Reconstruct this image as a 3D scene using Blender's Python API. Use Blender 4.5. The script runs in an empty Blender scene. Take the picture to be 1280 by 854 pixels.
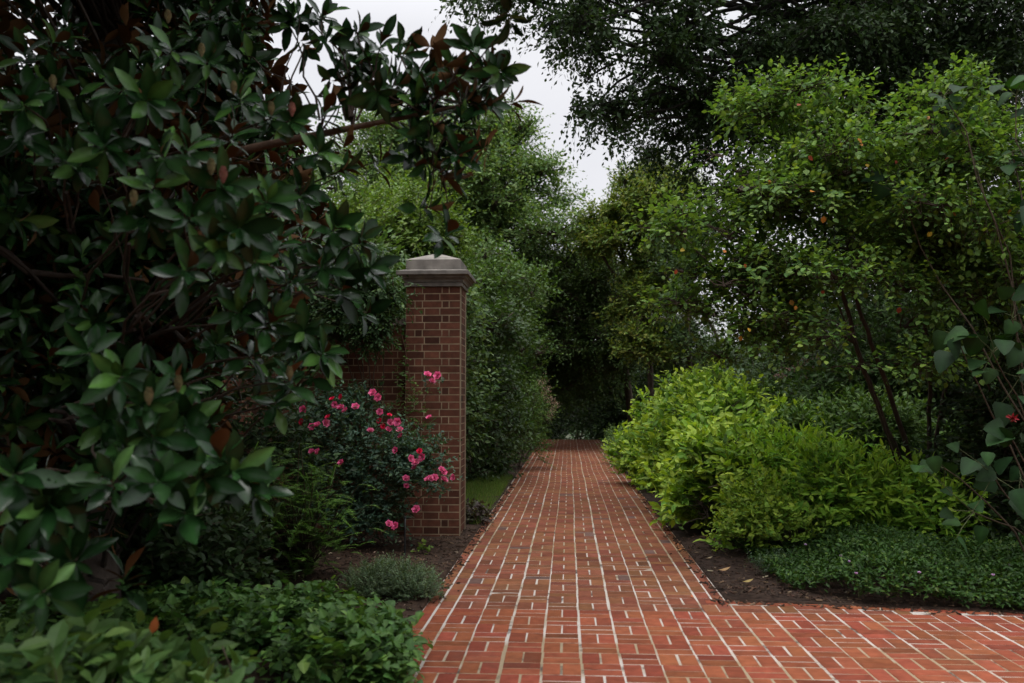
import bpy, math, random
import numpy as np
from mathutils import Vector

S = bpy.context.scene
COL = S.collection
R = math.radians

# ------------------------------------------------------------------ camera
F_PX, CX, CY = 1155.0, 640.0, 427.0
CAM = np.array([0.0, 0.0, 1.44])
PITCH, YAW = math.atan(73 / F_PX), math.atan(71 / (F_PX * 1.002))
cd = bpy.data.cameras.new('camera')
cam = bpy.data.objects.new('camera', cd)
COL.objects.link(cam)
cam.location = CAM
cam.rotation_euler = (R(90) + PITCH, 0, YAW)
cd.sensor_width = 36.0
cd.lens = 36.0 * F_PX / 1280
cd.clip_end = 3000
cd.clip_start = 0.05
cd.dof.use_dof = True
cd.dof.focus_distance = 9.3
cd.dof.aperture_fstop = 2.3
S.camera = cam
_rt = np.array([math.cos(YAW), math.sin(YAW), 0])
_fw = np.array([-math.sin(YAW) * math.cos(PITCH), math.cos(YAW) * math.cos(PITCH), math.sin(PITCH)])
_up = np.cross(_rt, _fw)


def P(px, py, d):
    """point seen at a photo pixel, d metres ahead of the camera"""
    return CAM + (_fw + _rt * (px - CX) / F_PX + _up * (CY - py) / F_PX) * d


def G(px, py, z=0.0):
    """ground point under a photo pixel"""
    r = _fw + _rt * (px - CX) / F_PX + _up * (CY - py) / F_PX
    return CAM + r * ((z - CAM[2]) / r[2])


# ------------------------------------------------------------------ light
SUN_EL, SUN_AZ = R(80), R(205)      # overcast: a broad soft sun, behind the camera and a little to the left
w = bpy.data.worlds.new('World')
S.world = w
w.use_nodes = True
wt = w.node_tree
wt.nodes.clear()
wo = wt.nodes.new('ShaderNodeOutputWorld')
bg = wt.nodes.new('ShaderNodeBackground')
sky = wt.nodes.new('ShaderNodeTexSky')
sky.sky_type = 'NISHITA'
sky.sun_disc = False
sky.sun_elevation = SUN_EL
sky.sun_rotation = SUN_AZ
sky.dust_density = 3.0
hs = wt.nodes.new('ShaderNodeHueSaturation')
hs.inputs['Saturation'].default_value = 0.16
tc = wt.nodes.new('ShaderNodeTexCoord')
cn = wt.nodes.new('ShaderNodeTexNoise')
cn.inputs['Scale'].default_value = 3.2
cn.inputs['Detail'].default_value = 5
cr = wt.nodes.new('ShaderNodeValToRGB')
cr.color_ramp.elements[0].position = 0.3
cr.color_ramp.elements[0].color = (6.6, 6.65, 7.1, 1)
cr.color_ramp.elements[1].position = 0.7
cr.color_ramp.elements[1].color = (8.2, 8.2, 8.5, 1)
cm = wt.nodes.new('ShaderNodeMix')
cm.data_type = 'RGBA'
cm.inputs[0].default_value = 0.8
wt.links.new(tc.outputs['Generated'], cn.inputs['Vector'])
wt.links.new(cn.outputs['Fac'], cr.inputs['Fac'])
wt.links.new(sky.outputs['Color'], hs.inputs['Color'])
wt.links.new(hs.outputs['Color'], cm.inputs[6])
wt.links.new(cr.outputs['Color'], cm.inputs[7])
sp = wt.nodes.new('ShaderNodeSeparateXYZ')
mr = wt.nodes.new('ShaderNodeMapRange')
mr.inputs['From Min'].default_value = 0.38
mr.inputs['From Max'].default_value = 0.95
mr.inputs['To Min'].default_value = 0.92
mr.inputs['To Max'].default_value = 3.0
vm = wt.nodes.new('ShaderNodeVectorMath')
vm.operation = 'SCALE'
wt.links.new(tc.outputs['Generated'], sp.inputs[0])
wt.links.new(sp.outputs['Z'], mr.inputs['Value'])
wt.links.new(cm.outputs[2], vm.inputs[0])
wt.links.new(mr.outputs['Result'], vm.inputs['Scale'])
wt.links.new(vm.outputs[0], bg.inputs['Color'])
bg.inputs['Strength'].default_value = 0.102
wt.links.new(bg.outputs['Background'], wo.inputs['Surface'])

sl = bpy.data.lights.new('sun', 'SUN')
sl.energy = 1.3
sl.angle = R(28)
sl.color = (1.0, 0.97, 0.93)
so = bpy.data.objects.new('sun', sl)
COL.objects.link(so)
so.location = (0, -5, 20)
_sd = Vector((math.sin(SUN_AZ) * math.cos(SUN_EL), math.cos(SUN_AZ) * math.cos(SUN_EL), math.sin(SUN_EL)))
so.rotation_euler = _sd.to_track_quat('Z', 'Y').to_euler()

S.view_settings.view_transform = 'Standard'
S.view_settings.look = 'None'
S.view_settings.exposure = 0.48
S.view_settings.gamma = 1.0
S.view_settings.use_curve_mapping = False
S.render.engine = 'CYCLES'
cy = S.cycles
cy.max_bounces = 5
cy.diffuse_bounces = 2
cy.glossy_bounces = 2
cy.transmission_bounces = 3
cy.transparent_max_bounces = 4
cy.caustics_reflective = False
cy.caustics_refractive = False
cy.use_denoising = True

# ------------------------------------------------------------------ helpers


def rg(seed):
    return np.random.default_rng(seed)


def nrm(a):
    return a / (np.linalg.norm(a, axis=-1, keepdims=True) + 1e-9)


def sn(p, freq, seed, k=7):
    """smooth 3-D noise, about -1..1"""
    g = rg(seed)
    kk = nrm(g.normal(size=(k, 3))) * freq * g.uniform(0.6, 1.7, (k, 1))
    ph = g.uniform(0, 6.28, k)
    return np.sin(p @ kk.T + ph).sum(-1) / (k ** 0.5 * 0.9)


def gz(x, y):
    """height of the ground: level garden, falling away beyond the path and to the far right"""
    x = np.asarray(x, float)
    y = np.asarray(y, float)
    t = np.maximum(0, y - 33)
    u = np.maximum(0, x - 9)
    z = -0.16 * (np.sqrt(t * t + 25) - 5) - 0.12 * (np.sqrt(u * u + 16) - 4)
    return np.maximum(z, -12)


def link(o, parent=None):
    COL.objects.link(o)
    if parent is not None:
        o.parent = parent
    return o


def thing(name, label, cat, loc=(0, 0, 0), group=None):
    o = bpy.data.objects.new(name, None)
    o.empty_display_size = 0.2
    o.location = [float(v) for v in loc]
    COL.objects.link(o)
    tag(o, label, cat, group)
    return o


def tag(o, label=None, cat=None, group=None, kind=None):
    if label:
        o['label'] = label
    if cat:
        o['category'] = cat
    if group:
        o['group'] = group
    if kind:
        o['kind'] = kind
    return o


class MB:
    """collects geometry of one part"""

    def __init__(self):
        self.v, self.c, self.li, self.ls, self.n = [], [], [], [], 0

    def raw(self, V, faces, col=None):
        """V (n,3); faces = list of index lists"""
        V = np.asarray(V, float)
        self.v.append(V)
        if col is None:
            col = (0.5, 0.5, 0.5)
        C = np.asarray(col, float)
        if C.ndim == 1:
            C = np.tile(C, (len(V), 1))
        self.c.append(C)
        self.li.append(np.array([i for f in faces for i in f]) + self.n)
        self.ls.append(np.array([len(f) for f in faces]))
        self.n += len(V)

    def inst(self, tv, tf, pos, side, ax, nm, size, col, wid=None, vein=None):
        """template verts tv (V,3) put at every pos with its own frame, size and colour"""
        N, V = len(pos), len(tv)
        if N == 0:
            return
        sz = np.asarray(size, float).reshape(N, 1, 1)
        ws = sz if wid is None else sz * np.asarray(wid, float).reshape(N, 1, 1)
        W = (pos[:, None, :] + ws * tv[None, :, 0:1] * side[:, None, :] + sz * tv[None, :, 1:2] * ax[:, None, :]
             + sz * tv[None, :, 2:3] * nm[:, None, :])
        self.v.append(W.reshape(-1, 3))
        if vein is None:
            self.c.append(np.repeat(col, V, axis=0))
        else:                              # a paler midrib
            mid = np.where(np.abs(tv[:, 0]) < 1e-6, vein, 0.9)
            self.c.append((col[:, None, :] * mid[None, :, None]).reshape(-1, 3))
        fl = np.array([i for f in tf for i in f])
        idx = fl[None, :] + (np.arange(N) * V)[:, None] + self.n
        self.li.append(idx.ravel())
        self.ls.append(np.tile(np.array([len(f) for f in tf]), N))
        self.n += N * V

    def tube(self, pts, rad, n=6, col=None):
        pts = np.asarray(pts, float)
        m = len(pts)
        rad = np.broadcast_to(np.asarray(rad, float), (m,))
        tg = nrm(np.gradient(pts, axis=0))
        ref = np.array([0.31, 0.17, 0.93]) if abs(tg[0][2]) < 0.9 else np.array([0.9, 0.3, 0.1])
        s = nrm(np.cross(tg, ref))
        b = np.cross(tg, s)
        a = np.arange(n) * 2 * math.pi / n
        V = pts[:, None, :] + rad[:, None, None] * (np.cos(a)[None, :, None] * s[:, None, :] + np.sin(a)[None, :, None] * b[:, None, :])
        V = np.concatenate([V.reshape(-1, 3), pts[-1:]])
        F = []
        for i in range(m - 1):
            for j in range(n):
                k = (j + 1) % n
                F.append((i * n + j, i * n + k, (i + 1) * n + k, (i + 1) * n + j))
        for j in range(n):
            F.append(((m - 1) * n + j, (m - 1) * n + (j + 1) % n, m * n))
        self.raw(V, F, col)

    def box(self, c, h, col=None, rot=0.0):
        sx = np.array([[-1, -1, -1], [1, -1, -1], [1, 1, -1], [-1, 1, -1], [-1, -1, 1], [1, -1, 1], [1, 1, 1], [-1, 1, 1]], float) * np.asarray(h)
        if rot:
            cs, s_ = math.cos(rot), math.sin(rot)
            sx = np.stack([sx[:, 0] * cs - sx[:, 1] * s_, sx[:, 0] * s_ + sx[:, 1] * cs, sx[:, 2]], 1)
        self.raw(sx + np.asarray(c), [(3, 2, 1, 0), (4, 5, 6, 7), (0, 1, 5, 4), (1, 2, 6, 5), (2, 3, 7, 6), (3, 0, 4, 7)], col)

    def build(self, name, mat, parent=None, smooth=False, origin=None):
        V = np.concatenate(self.v)
        if parent is not None:
            V = V - np.array(parent.matrix_basis.translation)
            q = parent.parent
            while q is not None:
                V = V - np.array(q.matrix_basis.translation)
                q = q.parent
        if origin is not None:
            V = V - np.asarray(origin)
        C = np.concatenate(self.c)
        li = np.concatenate(self.li).astype(np.int32)
        ls = np.concatenate(self.ls).astype(np.int32)
        me = bpy.data.meshes.new(name)
        me.vertices.add(len(V))
        me.vertices.foreach_set('co', V.astype(np.float32).ravel())
        me.loops.add(len(li))
        me.loops.foreach_set('vertex_index', li)
        me.polygons.add(len(ls))
        st = np.concatenate([[0], np.cumsum(ls)[:-1]]).astype(np.int32)
        me.polygons.foreach_set('loop_start', st)
        a = me.color_attributes.new('pigment', 'FLOAT_COLOR', 'POINT')
        a.data.foreach_set('color', np.concatenate([C, np.ones((len(C), 1))], 1).astype(np.float32).ravel())
        me.polygons.foreach_set('use_smooth', np.full(len(ls), bool(smooth)))
        me.update(calc_edges=True)
        me.materials.append(mat)
        o = bpy.data.objects.new(name, me)
        if origin is not None:
            o.location = [float(v) for v in origin]
        return link(o, parent)


# ------------------------------------------------------------------ materials


def newmat(name):
    m = bpy.data.materials.new(name)
    m.use_nodes = True
    nt = m.node_tree
    nt.nodes.clear()
    return m, nt, nt.nodes.new('ShaderNodeOutputMaterial')


def nd(nt, t, **kw):
    n = nt.nodes.new(t)
    for k, v in kw.items():
        if k in n.inputs:
            n.inputs[k].default_value = v
        else:
            setattr(n, k, v)
    return n


def mixc(nt, fac, a, b, mode='MIX'):
    n = nt.nodes.new('ShaderNodeMix')
    n.data_type = 'RGBA'
    n.blend_type = mode
    for s, v in ((0, fac), (6, a), (7, b)):
        if hasattr(v, 'is_output'):
            nt.links.new(v, n.inputs[s])
        else:
            n.inputs[s].default_value = v if s == 0 else (*v, 1) if len(v) == 3 else v
    return n.outputs[2]


def leaf_mat(name, rough=0.5, trans=0.28, spec=0.20, under=None, coat=0.0, warm=(1.35, 1.35, 0.5)):
    m, nt, out = newmat(name)
    at = nd(nt, 'ShaderNodeAttribute', attribute_name='pigment')
    geo = nd(nt, 'ShaderNodeNewGeometry')
    nz = nd(nt, 'ShaderNodeTexNoise', Scale=34.0, Detail=2.0)
    tcx = nd(nt, 'ShaderNodeTexCoord')
    nt.links.new(tcx.outputs['Object'], nz.inputs['Vector'])
    rr = nd(nt, 'ShaderNodeMapRange')
    rr.inputs['To Min'].default_value = 0.72
    rr.inputs['To Max'].default_value = 1.28
    nt.links.new(nz.outputs['Fac'], rr.inputs['Value'])
    c = mixc(nt, 1.0, at.outputs['Color'], rr.outputs['Result'], 'MULTIPLY')
    if under is not None:
        base = mixc(nt, geo.outputs['Backfacing'], c, under)
    else:                                   # the underside of a leaf is paler and greyer
        pale = mixc(nt, 0.25, c, (0.08, 0.11, 0.05))
        base = mixc(nt, geo.outputs['Backfacing'], c, pale)
    p = nd(nt, 'ShaderNodeBsdfPrincipled')
    nt.links.new(base, p.inputs['Base Color'])
    p.inputs['Roughness'].default_value = rough
    p.inputs['Specular IOR Level'].default_value = spec
    if under is not None:
        rm = nd(nt, 'ShaderNodeMapRange')
        rm.inputs['To Min'].default_value = rough
        rm.inputs['To Max'].default_value = 0.85
        nt.links.new(geo.outputs['Backfacing'], rm.inputs['Value'])
        nt.links.new(rm.outputs['Result'], p.inputs['Roughness'])
    if trans > 0:
        t = nd(nt, 'ShaderNodeBsdfTranslucent')
        tcx_ = mixc(nt, 1.0, c, warm, 'MULTIPLY')
        nt.links.new(tcx_, t.inputs['Color'])
        mx = nd(nt, 'ShaderNodeMixShader')
        mx.inputs[0].default_value = trans
        nt.links.new(p.outputs[0], mx.inputs[1])
        nt.links.new(t.outputs[0], mx.inputs[2])
        nt.links.new(mx.outputs[0], out.inputs['Surface'])
    else:
        nt.links.new(p.outputs[0], out.inputs['Surface'])
    return m


def pig_mat(name, rough=0.8, spec=0.3, noise=20.0, amt=0.35, bump=0.0, bscale=60.0, coord='Object'):
    """pigment attribute with uneven dirt and grain"""
    m, nt, out = newmat(name)
    at = nd(nt, 'ShaderNodeAttribute', attribute_name='pigment')
    tcx = nd(nt, 'ShaderNodeTexCoord')
    nz = nd(nt, 'ShaderNodeTexNoise', Scale=noise, Detail=5.0)
    nt.links.new(tcx.outputs[coord], nz.inputs['Vector'])
    rr = nd(nt, 'ShaderNodeMapRange')
    rr.inputs['From Min'].default_value = 0.25
    rr.inputs['From Max'].default_value = 0.75
    rr.inputs['To Min'].default_value = 1 - amt
    rr.inputs['To Max'].default_value = 1 + amt
    nt.links.new(nz.outputs['Fac'], rr.inputs['Value'])
    c = mixc(nt, 1.0, at.outputs['Color'], rr.outputs['Result'], 'MULTIPLY')
    p = nd(nt, 'ShaderNodeBsdfPrincipled')
    nt.links.new(c, p.inputs['Base Color'])
    p.inputs['Roughness'].default_value = rough
    p.inputs['Specular IOR Level'].default_value = spec
    if bump:
        b = nd(nt, 'ShaderNodeBump')
        b.inputs['Strength'].default_value = bump
        b.inputs['Distance'].default_value = 0.01
        nb = nd(nt, 'ShaderNodeTexNoise', Scale=bscale, Detail=6.0)
        nt.links.new(tcx.outputs[coord], nb.inputs['Vector'])
        nt.links.new(nb.outputs['Fac'], b.inputs['Height'])
        nt.links.new(b.outputs[0], p.inputs['Normal'])
    nt.links.new(p.outputs[0], out.inputs['Surface'])
    return m, nt, p, c


M_leaf = leaf_mat('leaf')
M_soft = leaf_mat('soft_leaf', rough=0.55, trans=0.34, spec=0.18)
M_glossy = leaf_mat('glossy_leaf', rough=0.45, trans=0.2, spec=0.16)
M_magnolia = leaf_mat('magnolia_leaf', rough=0.18, trans=0.0, spec=0.16, under=(0.085, 0.040, 0.013))
M_dull = leaf_mat('dull_leaf', rough=0.62, trans=0.2, spec=0.18, under=(.014, .034, .010))
M_petal = leaf_mat('petal', rough=0.6, trans=0.2, spec=0.2, warm=(1.2, 1.0, 1.0))
M_bark = pig_mat('bark', 0.9, 0.2, 9.0, 0.45, 0.9, 40.0)[0]
M_brick, _nt, _p, _c = pig_mat('fired_brick', 0.9, 0.08, 14.0, 0.25, 0.35, 90.0)
# lime bloom and grime on the bricks
_tc = nd(_nt, 'ShaderNodeTexCoord')
_n1 = nd(_nt, 'ShaderNodeTexNoise', Scale=2.3, Detail=7.0, Roughness=0.7)
_nt.links.new(_tc.outputs['Object'], _n1.inputs['Vector'])
_r1 = nd(_nt, 'ShaderNodeMapRange')
_r1.inputs['From Min'].default_value = 0.58
_r1.inputs['From Max'].default_value = 0.85
_r1.inputs['To Max'].default_value = 0.12
_nt.links.new(_n1.outputs['Fac'], _r1.inputs['Value'])
_cc = mixc(_nt, _r1.outputs['Result'], _c, (0.34, 0.25, 0.21))
_n2 = nd(_nt, 'ShaderNodeTexNoise', Scale=1.3, Detail=8.0, Roughness=0.75)
_nt.links.new(_tc.outputs['Object'], _n2.inputs['Vector'])
_r2 = nd(_nt, 'ShaderNodeMapRange')
_r2.inputs['From Min'].default_value = 0.52
_r2.inputs['From Max'].default_value = 0.72
_r2.inputs['To Max'].default_value = 0.45
_nt.links.new(_n2.outputs['Fac'], _r2.inputs['Value'])
_cc = mixc(_nt, _r2.outputs['Result'], _cc, (0.09, 0.045, 0.03))
_nt.links.new(_cc, _p.inputs['Base Color'])
M_wallbrick = pig_mat('wall_brick', 0.9, 0.2, 16.0, 0.3, 0.2, 90.0)[0]
M_stone = pig_mat('weathered_stone', 0.92, 0.2, 9.0, 0.4, 0.15, 80.0)[0]
M_soil = pig_mat('mulch', 0.95, 0.15, 18.0, 0.6, 1.0, 45.0)[0]
M_chip = pig_mat('bark_chip', 0.9, 0.2, 30.0, 0.4)[0]
M_metal = pig_mat('black_metal', 0.5, 0.4, 30.0, 0.2)[0]

# mortar: buff lime with white bloom and some open dark joints
M_mortar, nt, out = newmat('lime_mortar')
tcx = nd(nt, 'ShaderNodeTexCoord')
n1 = nd(nt, 'ShaderNodeTexNoise', Scale=1.6, Detail=4.0)
n2 = nd(nt, 'ShaderNodeTexNoise', Scale=3.1, Detail=8.0, Roughness=0.7)
n3 = nd(nt, 'ShaderNodeTexNoise', Scale=60.0, Detail=4.0)
for n in (n1, n2, n3):
    nt.links.new(tcx.outputs['Object'], n.inputs['Vector'])
ra = nd(nt, 'ShaderNodeValToRGB')
ra.color_ramp.elements[0].position = 0.47
ra.color_ramp.elements[0].color = (0.25, 0.19, 0.115, 1)
ra.color_ramp.elements[1].position = 0.64
ra.color_ramp.elements[1].color = (0.41, 0.37, 0.33, 1)
sy_ = nd(nt, 'ShaderNodeSeparateXYZ')          # lime bloom where the court meets the path
nt.links.new(tcx.outputs['Object'], sy_.inputs[0])
dy = nd(nt, 'ShaderNodeMath', operation='SUBTRACT')
dy.inputs[1].default_value = 7.1
nt.links.new(sy_.outputs['Y'], dy.inputs[0])
ab = nd(nt, 'ShaderNodeMath', operation='ABSOLUTE')
nt.links.new(dy.outputs[0], ab.inputs[0])
bm = nd(nt, 'ShaderNodeMapRange')
bm.inputs['From Min'].default_value = 0.3
bm.inputs['From Max'].default_value = 2.0
bm.inputs['To Min'].default_value = 0.16
bm.inputs['To Max'].default_value = 0.0
nt.links.new(ab.outputs[0], bm.inputs['Value'])
ad = nd(nt, 'ShaderNodeMath', operation='ADD')
nt.links.new(n1.outputs['Fac'], ad.inputs[0])
nt.links.new(bm.outputs['Result'], ad.inputs[1])
nt.links.new(ad.outputs[0], ra.inputs['Fac'])
rb = nd(nt, 'ShaderNodeMapRange')
rb.inputs['From Min'].default_value = 0.545
rb.inputs['From Max'].default_value = 0.63
nt.links.new(n2.outputs['Fac'], rb.inputs['Value'])
c1 = mixc(nt, rb.outputs['Result'], ra.outputs['Color'], (0.05, 0.035, 0.025))
rc = nd(nt, 'ShaderNodeMapRange')
rc.inputs['To Min'].default_value = 0.7
rc.inputs['To Max'].default_value = 1.2
nt.links.new(n3.outputs['Fac'], rc.inputs['Value'])
c2 = mixc(nt, 1.0, c1, rc.outputs['Result'], 'MULTIPLY')
p = nd(nt, 'ShaderNodeBsdfPrincipled', Roughness=0.95)
nt.links.new(c2, p.inputs['Base Color'])
nt.links.new(p.outputs[0], out.inputs['Surface'])

# ground sheet: rough grass and soil
M_ground, nt, out = newmat('rough_ground')
tcx = nd(nt, 'ShaderNodeTexCoord')
n1 = nd(nt, 'ShaderNodeTexNoise', Scale=0.9, Detail=8.0)
nt.links.new(tcx.outputs['Object'], n1.inputs['Vector'])
ra = nd(nt, 'ShaderNodeValToRGB')
ra.color_ramp.elements[0].position = 0.4
ra.color_ramp.elements[0].color = (0.035, 0.022, 0.013, 1)
ra.color_ramp.elements[1].position = 0.6
ra.color_ramp.elements[1].color = (0.03, 0.055, 0.014, 1)
nt.links.new(n1.outputs['Fac'], ra.inputs['Fac'])
p = nd(nt, 'ShaderNodeBsdfPrincipled', Roughness=0.95)
nt.links.new(ra.outputs['Color'], p.inputs['Base Color'])
nt.links.new(p.outputs[0], out.inputs['Surface'])

# ------------------------------------------------------------------ ground, path


def grid_sheet(name, xs, ys, zf, mat, col):
    X, Y = np.meshgrid(xs, ys, indexing='ij')
    V = np.stack([X, Y, zf(X, Y)], -1).reshape(-1, 3)
    ny = len(ys)
    F = [(i * ny + j, (i + 1) * ny + j, (i + 1) * ny + j + 1, i * ny + j + 1) for i in range(len(xs) - 1) for j in range(ny - 1)]
    b = MB()
    b.raw(V, F, col)
    return tag(b.build(name, mat, smooth=True), kind='structure')


_far = np.concatenate([-np.geomspace(900, 14, 14), np.linspace(-12, 16, 20), np.geomspace(18, 900, 14)])
grid_sheet('ground', _far, np.concatenate([[-300, -100, -40, -15, -6], np.linspace(0, 60, 40), np.geomspace(64, 1500, 16)]),
           lambda x, y: gz(x, y) - 0.06, M_ground, (0.03, 0.03, 0.02))

MOD = 0.216
X0 = -0.807                      # first full column of the basket weave
XL = X0 - 0.112                  # inner side of the left edging
XR = X0 + 8 * MOD
SEAM = 6.47
br = rg(11)


def brick_top(mb, cx, cy, lx, ly, col, j=1.0, clip=None, dz=0.0):
    """one paver: sides and a worn, slightly rounded top"""
    if clip and not clip(cx, cy):
        return
    q3 = np.array([[cx * 0.7, cy, 0.0]])
    cx = cx + 0.010 * float(sn(q3, 1.1, 3)[0])
    z = float(gz(cx, cy)) + br.normal(0, 0.0007) * j + dz
    hx, hy = lx / 2, ly / 2
    a = br.normal(0, 0.008) * j
    tx, ty = br.normal(0, 0.003, 2) * j
    bev = 0.0035
    Q = []
    for (k, zz) in ((0.0, -0.045), (0.0, -0.003), (bev, 0.0)):
        for sx, sy in ((-1, -1), (1, -1), (1, 1), (-1, 1)):
            Q.append((sx * (hx - k), sy * (hy - k), zz))
    Q = np.array(Q)
    x = Q[:, 0] * math.cos(a) - Q[:, 1] * math.sin(a)
    y = Q[:, 0] * math.sin(a) + Q[:, 1] * math.cos(a)
    zz = Q[:, 2] + tx * x * 0.7 + ty * y * 0.7
    F = [(8, 9, 10, 11)]
    for i in range(4):
        k = (i + 1) % 4
        F += [(i, k, 4 + k, 4 + i), (4 + i, 4 + k, 8 + k, 8 + i)]
    mb.raw(np.stack([x + cx, y + cy, zz + z], 1), F, col)


def brick_col(y):
    near = y < SEAM
    b = np.array([0.190, 0.053, 0.028]) if near else np.array([0.155, 0.057, 0.031])
    b = b * br.uniform(0.76, 1.2)
    b[1] *= br.uniform(0.85, 1.2)
    u = br.random()
    if u < (0.0 if near else 0.03):
        b = np.array([0.105, 0.062, 0.052]) * br.uniform(0.8, 1.3)
    elif u < 0.09:
        b = b * 0.75
    return b


path = MB()
JT = 0.010


def weave(x0, ncol, y0, y1, par0=0, clip=None):
    for c in range(ncol):
        xc = x0 + (c + 0.5) * MOD
        wob = br.normal(0, 0.002)
        n = int(round((y1 - y0) / MOD))
        for r in range(n):
            yc = y0 + (r + 0.5) * MOD
            if (c + r + par0) % 2:
                for s in (-1, 1):                       # two pavers lying across
                    yy = yc + s * MOD / 4
                    brick_top(path, xc + wob, yy, MOD - 0.0145 + br.normal(0, .0018), MOD / 2 - 0.012, brick_col(yy), clip=clip)
            else:
                for s in (-1, 1):                       # two pavers lying along
                    brick_top(path, xc + s * MOD / 4 + wob + br.normal(0, 0.001), yc, MOD / 2 - 0.0115 + br.normal(0, .0012), MOD - 0.012, brick_col(yc), clip=clip)


Yfar = 40.0
nrow = int((Yfar - SEAM) / MOD)
weave(X0, 8, SEAM, SEAM + nrow * MOD)
# near court: same weave, running on to the right
EDGE_A, EDGE_B = G(905, 752), G(1280, 767)


def bed_edge_y(x):
    t = (x - EDGE_A[0]) / (EDGE_B[0] - EDGE_A[0])
    return EDGE_A[1] + t * (EDGE_B[1] - EDGE_A[1])


weave(X0, 36, SEAM - 38 * MOD, SEAM + 2 * MOD, 0, lambda x, y: (x < XR and y < SEAM) or (x > XR and y < bed_edge_y(x) - 0.06))
for y0, y1 in ((SEAM - 38 * MOD, SEAM + nrow * MOD),):    # single rows and edging down both sides
    yy = y0
    while yy < y1:
        brick_top(path, X0 - 0.056, yy + MOD / 2, 0.098, MOD - 0.01, brick_col(yy))
        brick_top(path, XL - 0.048, yy + MOD / 2 + 0.06, 0.078, MOD - 0.008, brick_col(yy))
        if yy > SEAM - 0.05:
            brick_top(path, XR + 0.056, yy + MOD / 2, 0.098, MOD - 0.01, brick_col(yy))
            brick_top(path, XR + 0.112 + 0.045, yy + MOD / 2 + 0.1, 0.078, MOD - 0.008, brick_col(yy))
        yy += MOD
ang = math.atan2(EDGE_B[1] - EDGE_A[1], EDGE_B[0] - EDGE_A[0])
xx = XR + 0.05
while xx < 7.2:                                            # edging along the front of the right bed
    brick_top(path, xx + 0.108, float(bed_edge_y(xx)) - 0.045, 0.207, 0.08, brick_col(0.0), dz=0.004)
    xx += MOD
tag(path.build('brick_path', M_brick), kind='structure')

mo = MB()
ys_ = np.concatenate([np.linspace(-2.0, 32, 60), np.linspace(32.5, Yfar, 16)])
for xa, xb, yb in ((XL - 0.09, XR + 0.2, None),):
    V, F = [], []
    for i, y in enumerate(ys_):
        V += [(xa, y, float(gz(0, y)) - 0.0026), (xb, y, float(gz(0, y)) - 0.0026)]
        if i:
            F.append((2 * i - 2, 2 * i - 1, 2 * i + 1, 2 * i))
    mo.raw(V, F)
xs_ = np.linspace(XR + 0.2, 7.3, 12)
V, F = [], []
for i, x in enumerate(xs_):
    V += [(x, -2.0, -0.0026), (x, float(bed_edge_y(x)) - 0.006, -0.0026)]
    if i:
        F.append((2 * i - 2, 2 * i, 2 * i + 1, 2 * i - 1))
mo.raw(V, F)
tag(mo.build('path_mortar', M_mortar), kind='structure')


def soil(x, y):
    p3 = np.stack([x, y, 0 * x], -1)
    return np.maximum(0.014, 0.022 + 0.018 * sn(p3, 3.0, 5) + 0.010 * sn(p3, 14.0, 6))


b = grid_sheet('mulch_bed_left', np.concatenate([np.linspace(-7.5, XL - 0.090, 70), [XL - 0.086]]), np.linspace(-1, 33, 240), lambda x, y: np.where(x > XL - .087, -.05, soil(x, y)), M_soil, (0.034, 0.020, 0.013))
# right bed: its front edge follows the court
Xs, T = np.meshgrid(np.concatenate([[XR + 0.2], np.linspace(XR + 0.204, 9.0, 69)]), np.linspace(0, 1, 200), indexing='ij')
Y0_ = bed_edge_y(Xs) + 0.003
Ys = Y0_ + (33 - Y0_) * T ** 1.6
V = np.stack([Xs, Ys, np.where((T < 0.0001) | (Xs < XR + 0.2001), -0.05, 0.016 + (soil(Xs, Ys) - 0.016) * np.clip((Ys - Y0_) / .3, 0, 1) * np.clip((Xs - XR - .2) / .3, .15, 1))], -1).reshape(-1, 3)
F = [(i * 200 + j, (i + 1) * 200 + j, (i + 1) * 200 + j + 1, i * 200 + j + 1) for i in range(69) for j in range(199)]
b = MB()
b.raw(V, F, (0.028, 0.017, 0.012))
tag(b.build('mulch_bed_right', M_soil, smooth=True), kind='structure')

# ------------------------------------------------------------------ leaf templates


def leaf_t(n, shape, ratio, fold=0.18, droop=0.12, wave=0.0):
    """x across, y along, z up from the blade; n stations"""
    V, F = [(0, 0, 0)], []
    for i in range(1, n):
        t = i / n
        if shape == 'ell':
            w_ = math.sin(math.pi * t ** 0.85) ** 0.85
        elif shape == 'obov':
            w_ = math.sin(math.pi * t ** 1.25) ** 0.8
        elif shape == 'heart':
            w_ = 1.18 * (1 - t) ** 0.7 * min(1, 4.2 * t) ** .6 * (1 + .25 * t)
        else:
            w_ = math.sin(math.pi * t)
        w_ *= ratio / 2
        zz = -droop * t * t
        wv = wave * math.sin(t * 9)
        V += [(-w_, t - (0.07 if shape == 'heart' and i == 1 else 0), zz + fold * w_ + wv), (0, t, zz), (w_, t - (0.07 if shape == 'heart' and i == 1 else 0), zz + fold * w_ - wv)]
    V.append((0, 1, -droop))
    F += [(0, 2, 1), (0, 3, 2)]
    for i in range(n - 2):
        a = 1 + 3 * i
        F += [(a, a + 1, a + 4, a + 3), (a + 1, a + 2, a + 5, a + 4)]
    a = 1 + 3 * (n - 2)
    L = len(V) - 1
    F += [(a, a + 1, L), (a + 1, a + 2, L)]
    return np.array(V, float), [tuple(f) for f in F]


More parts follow.
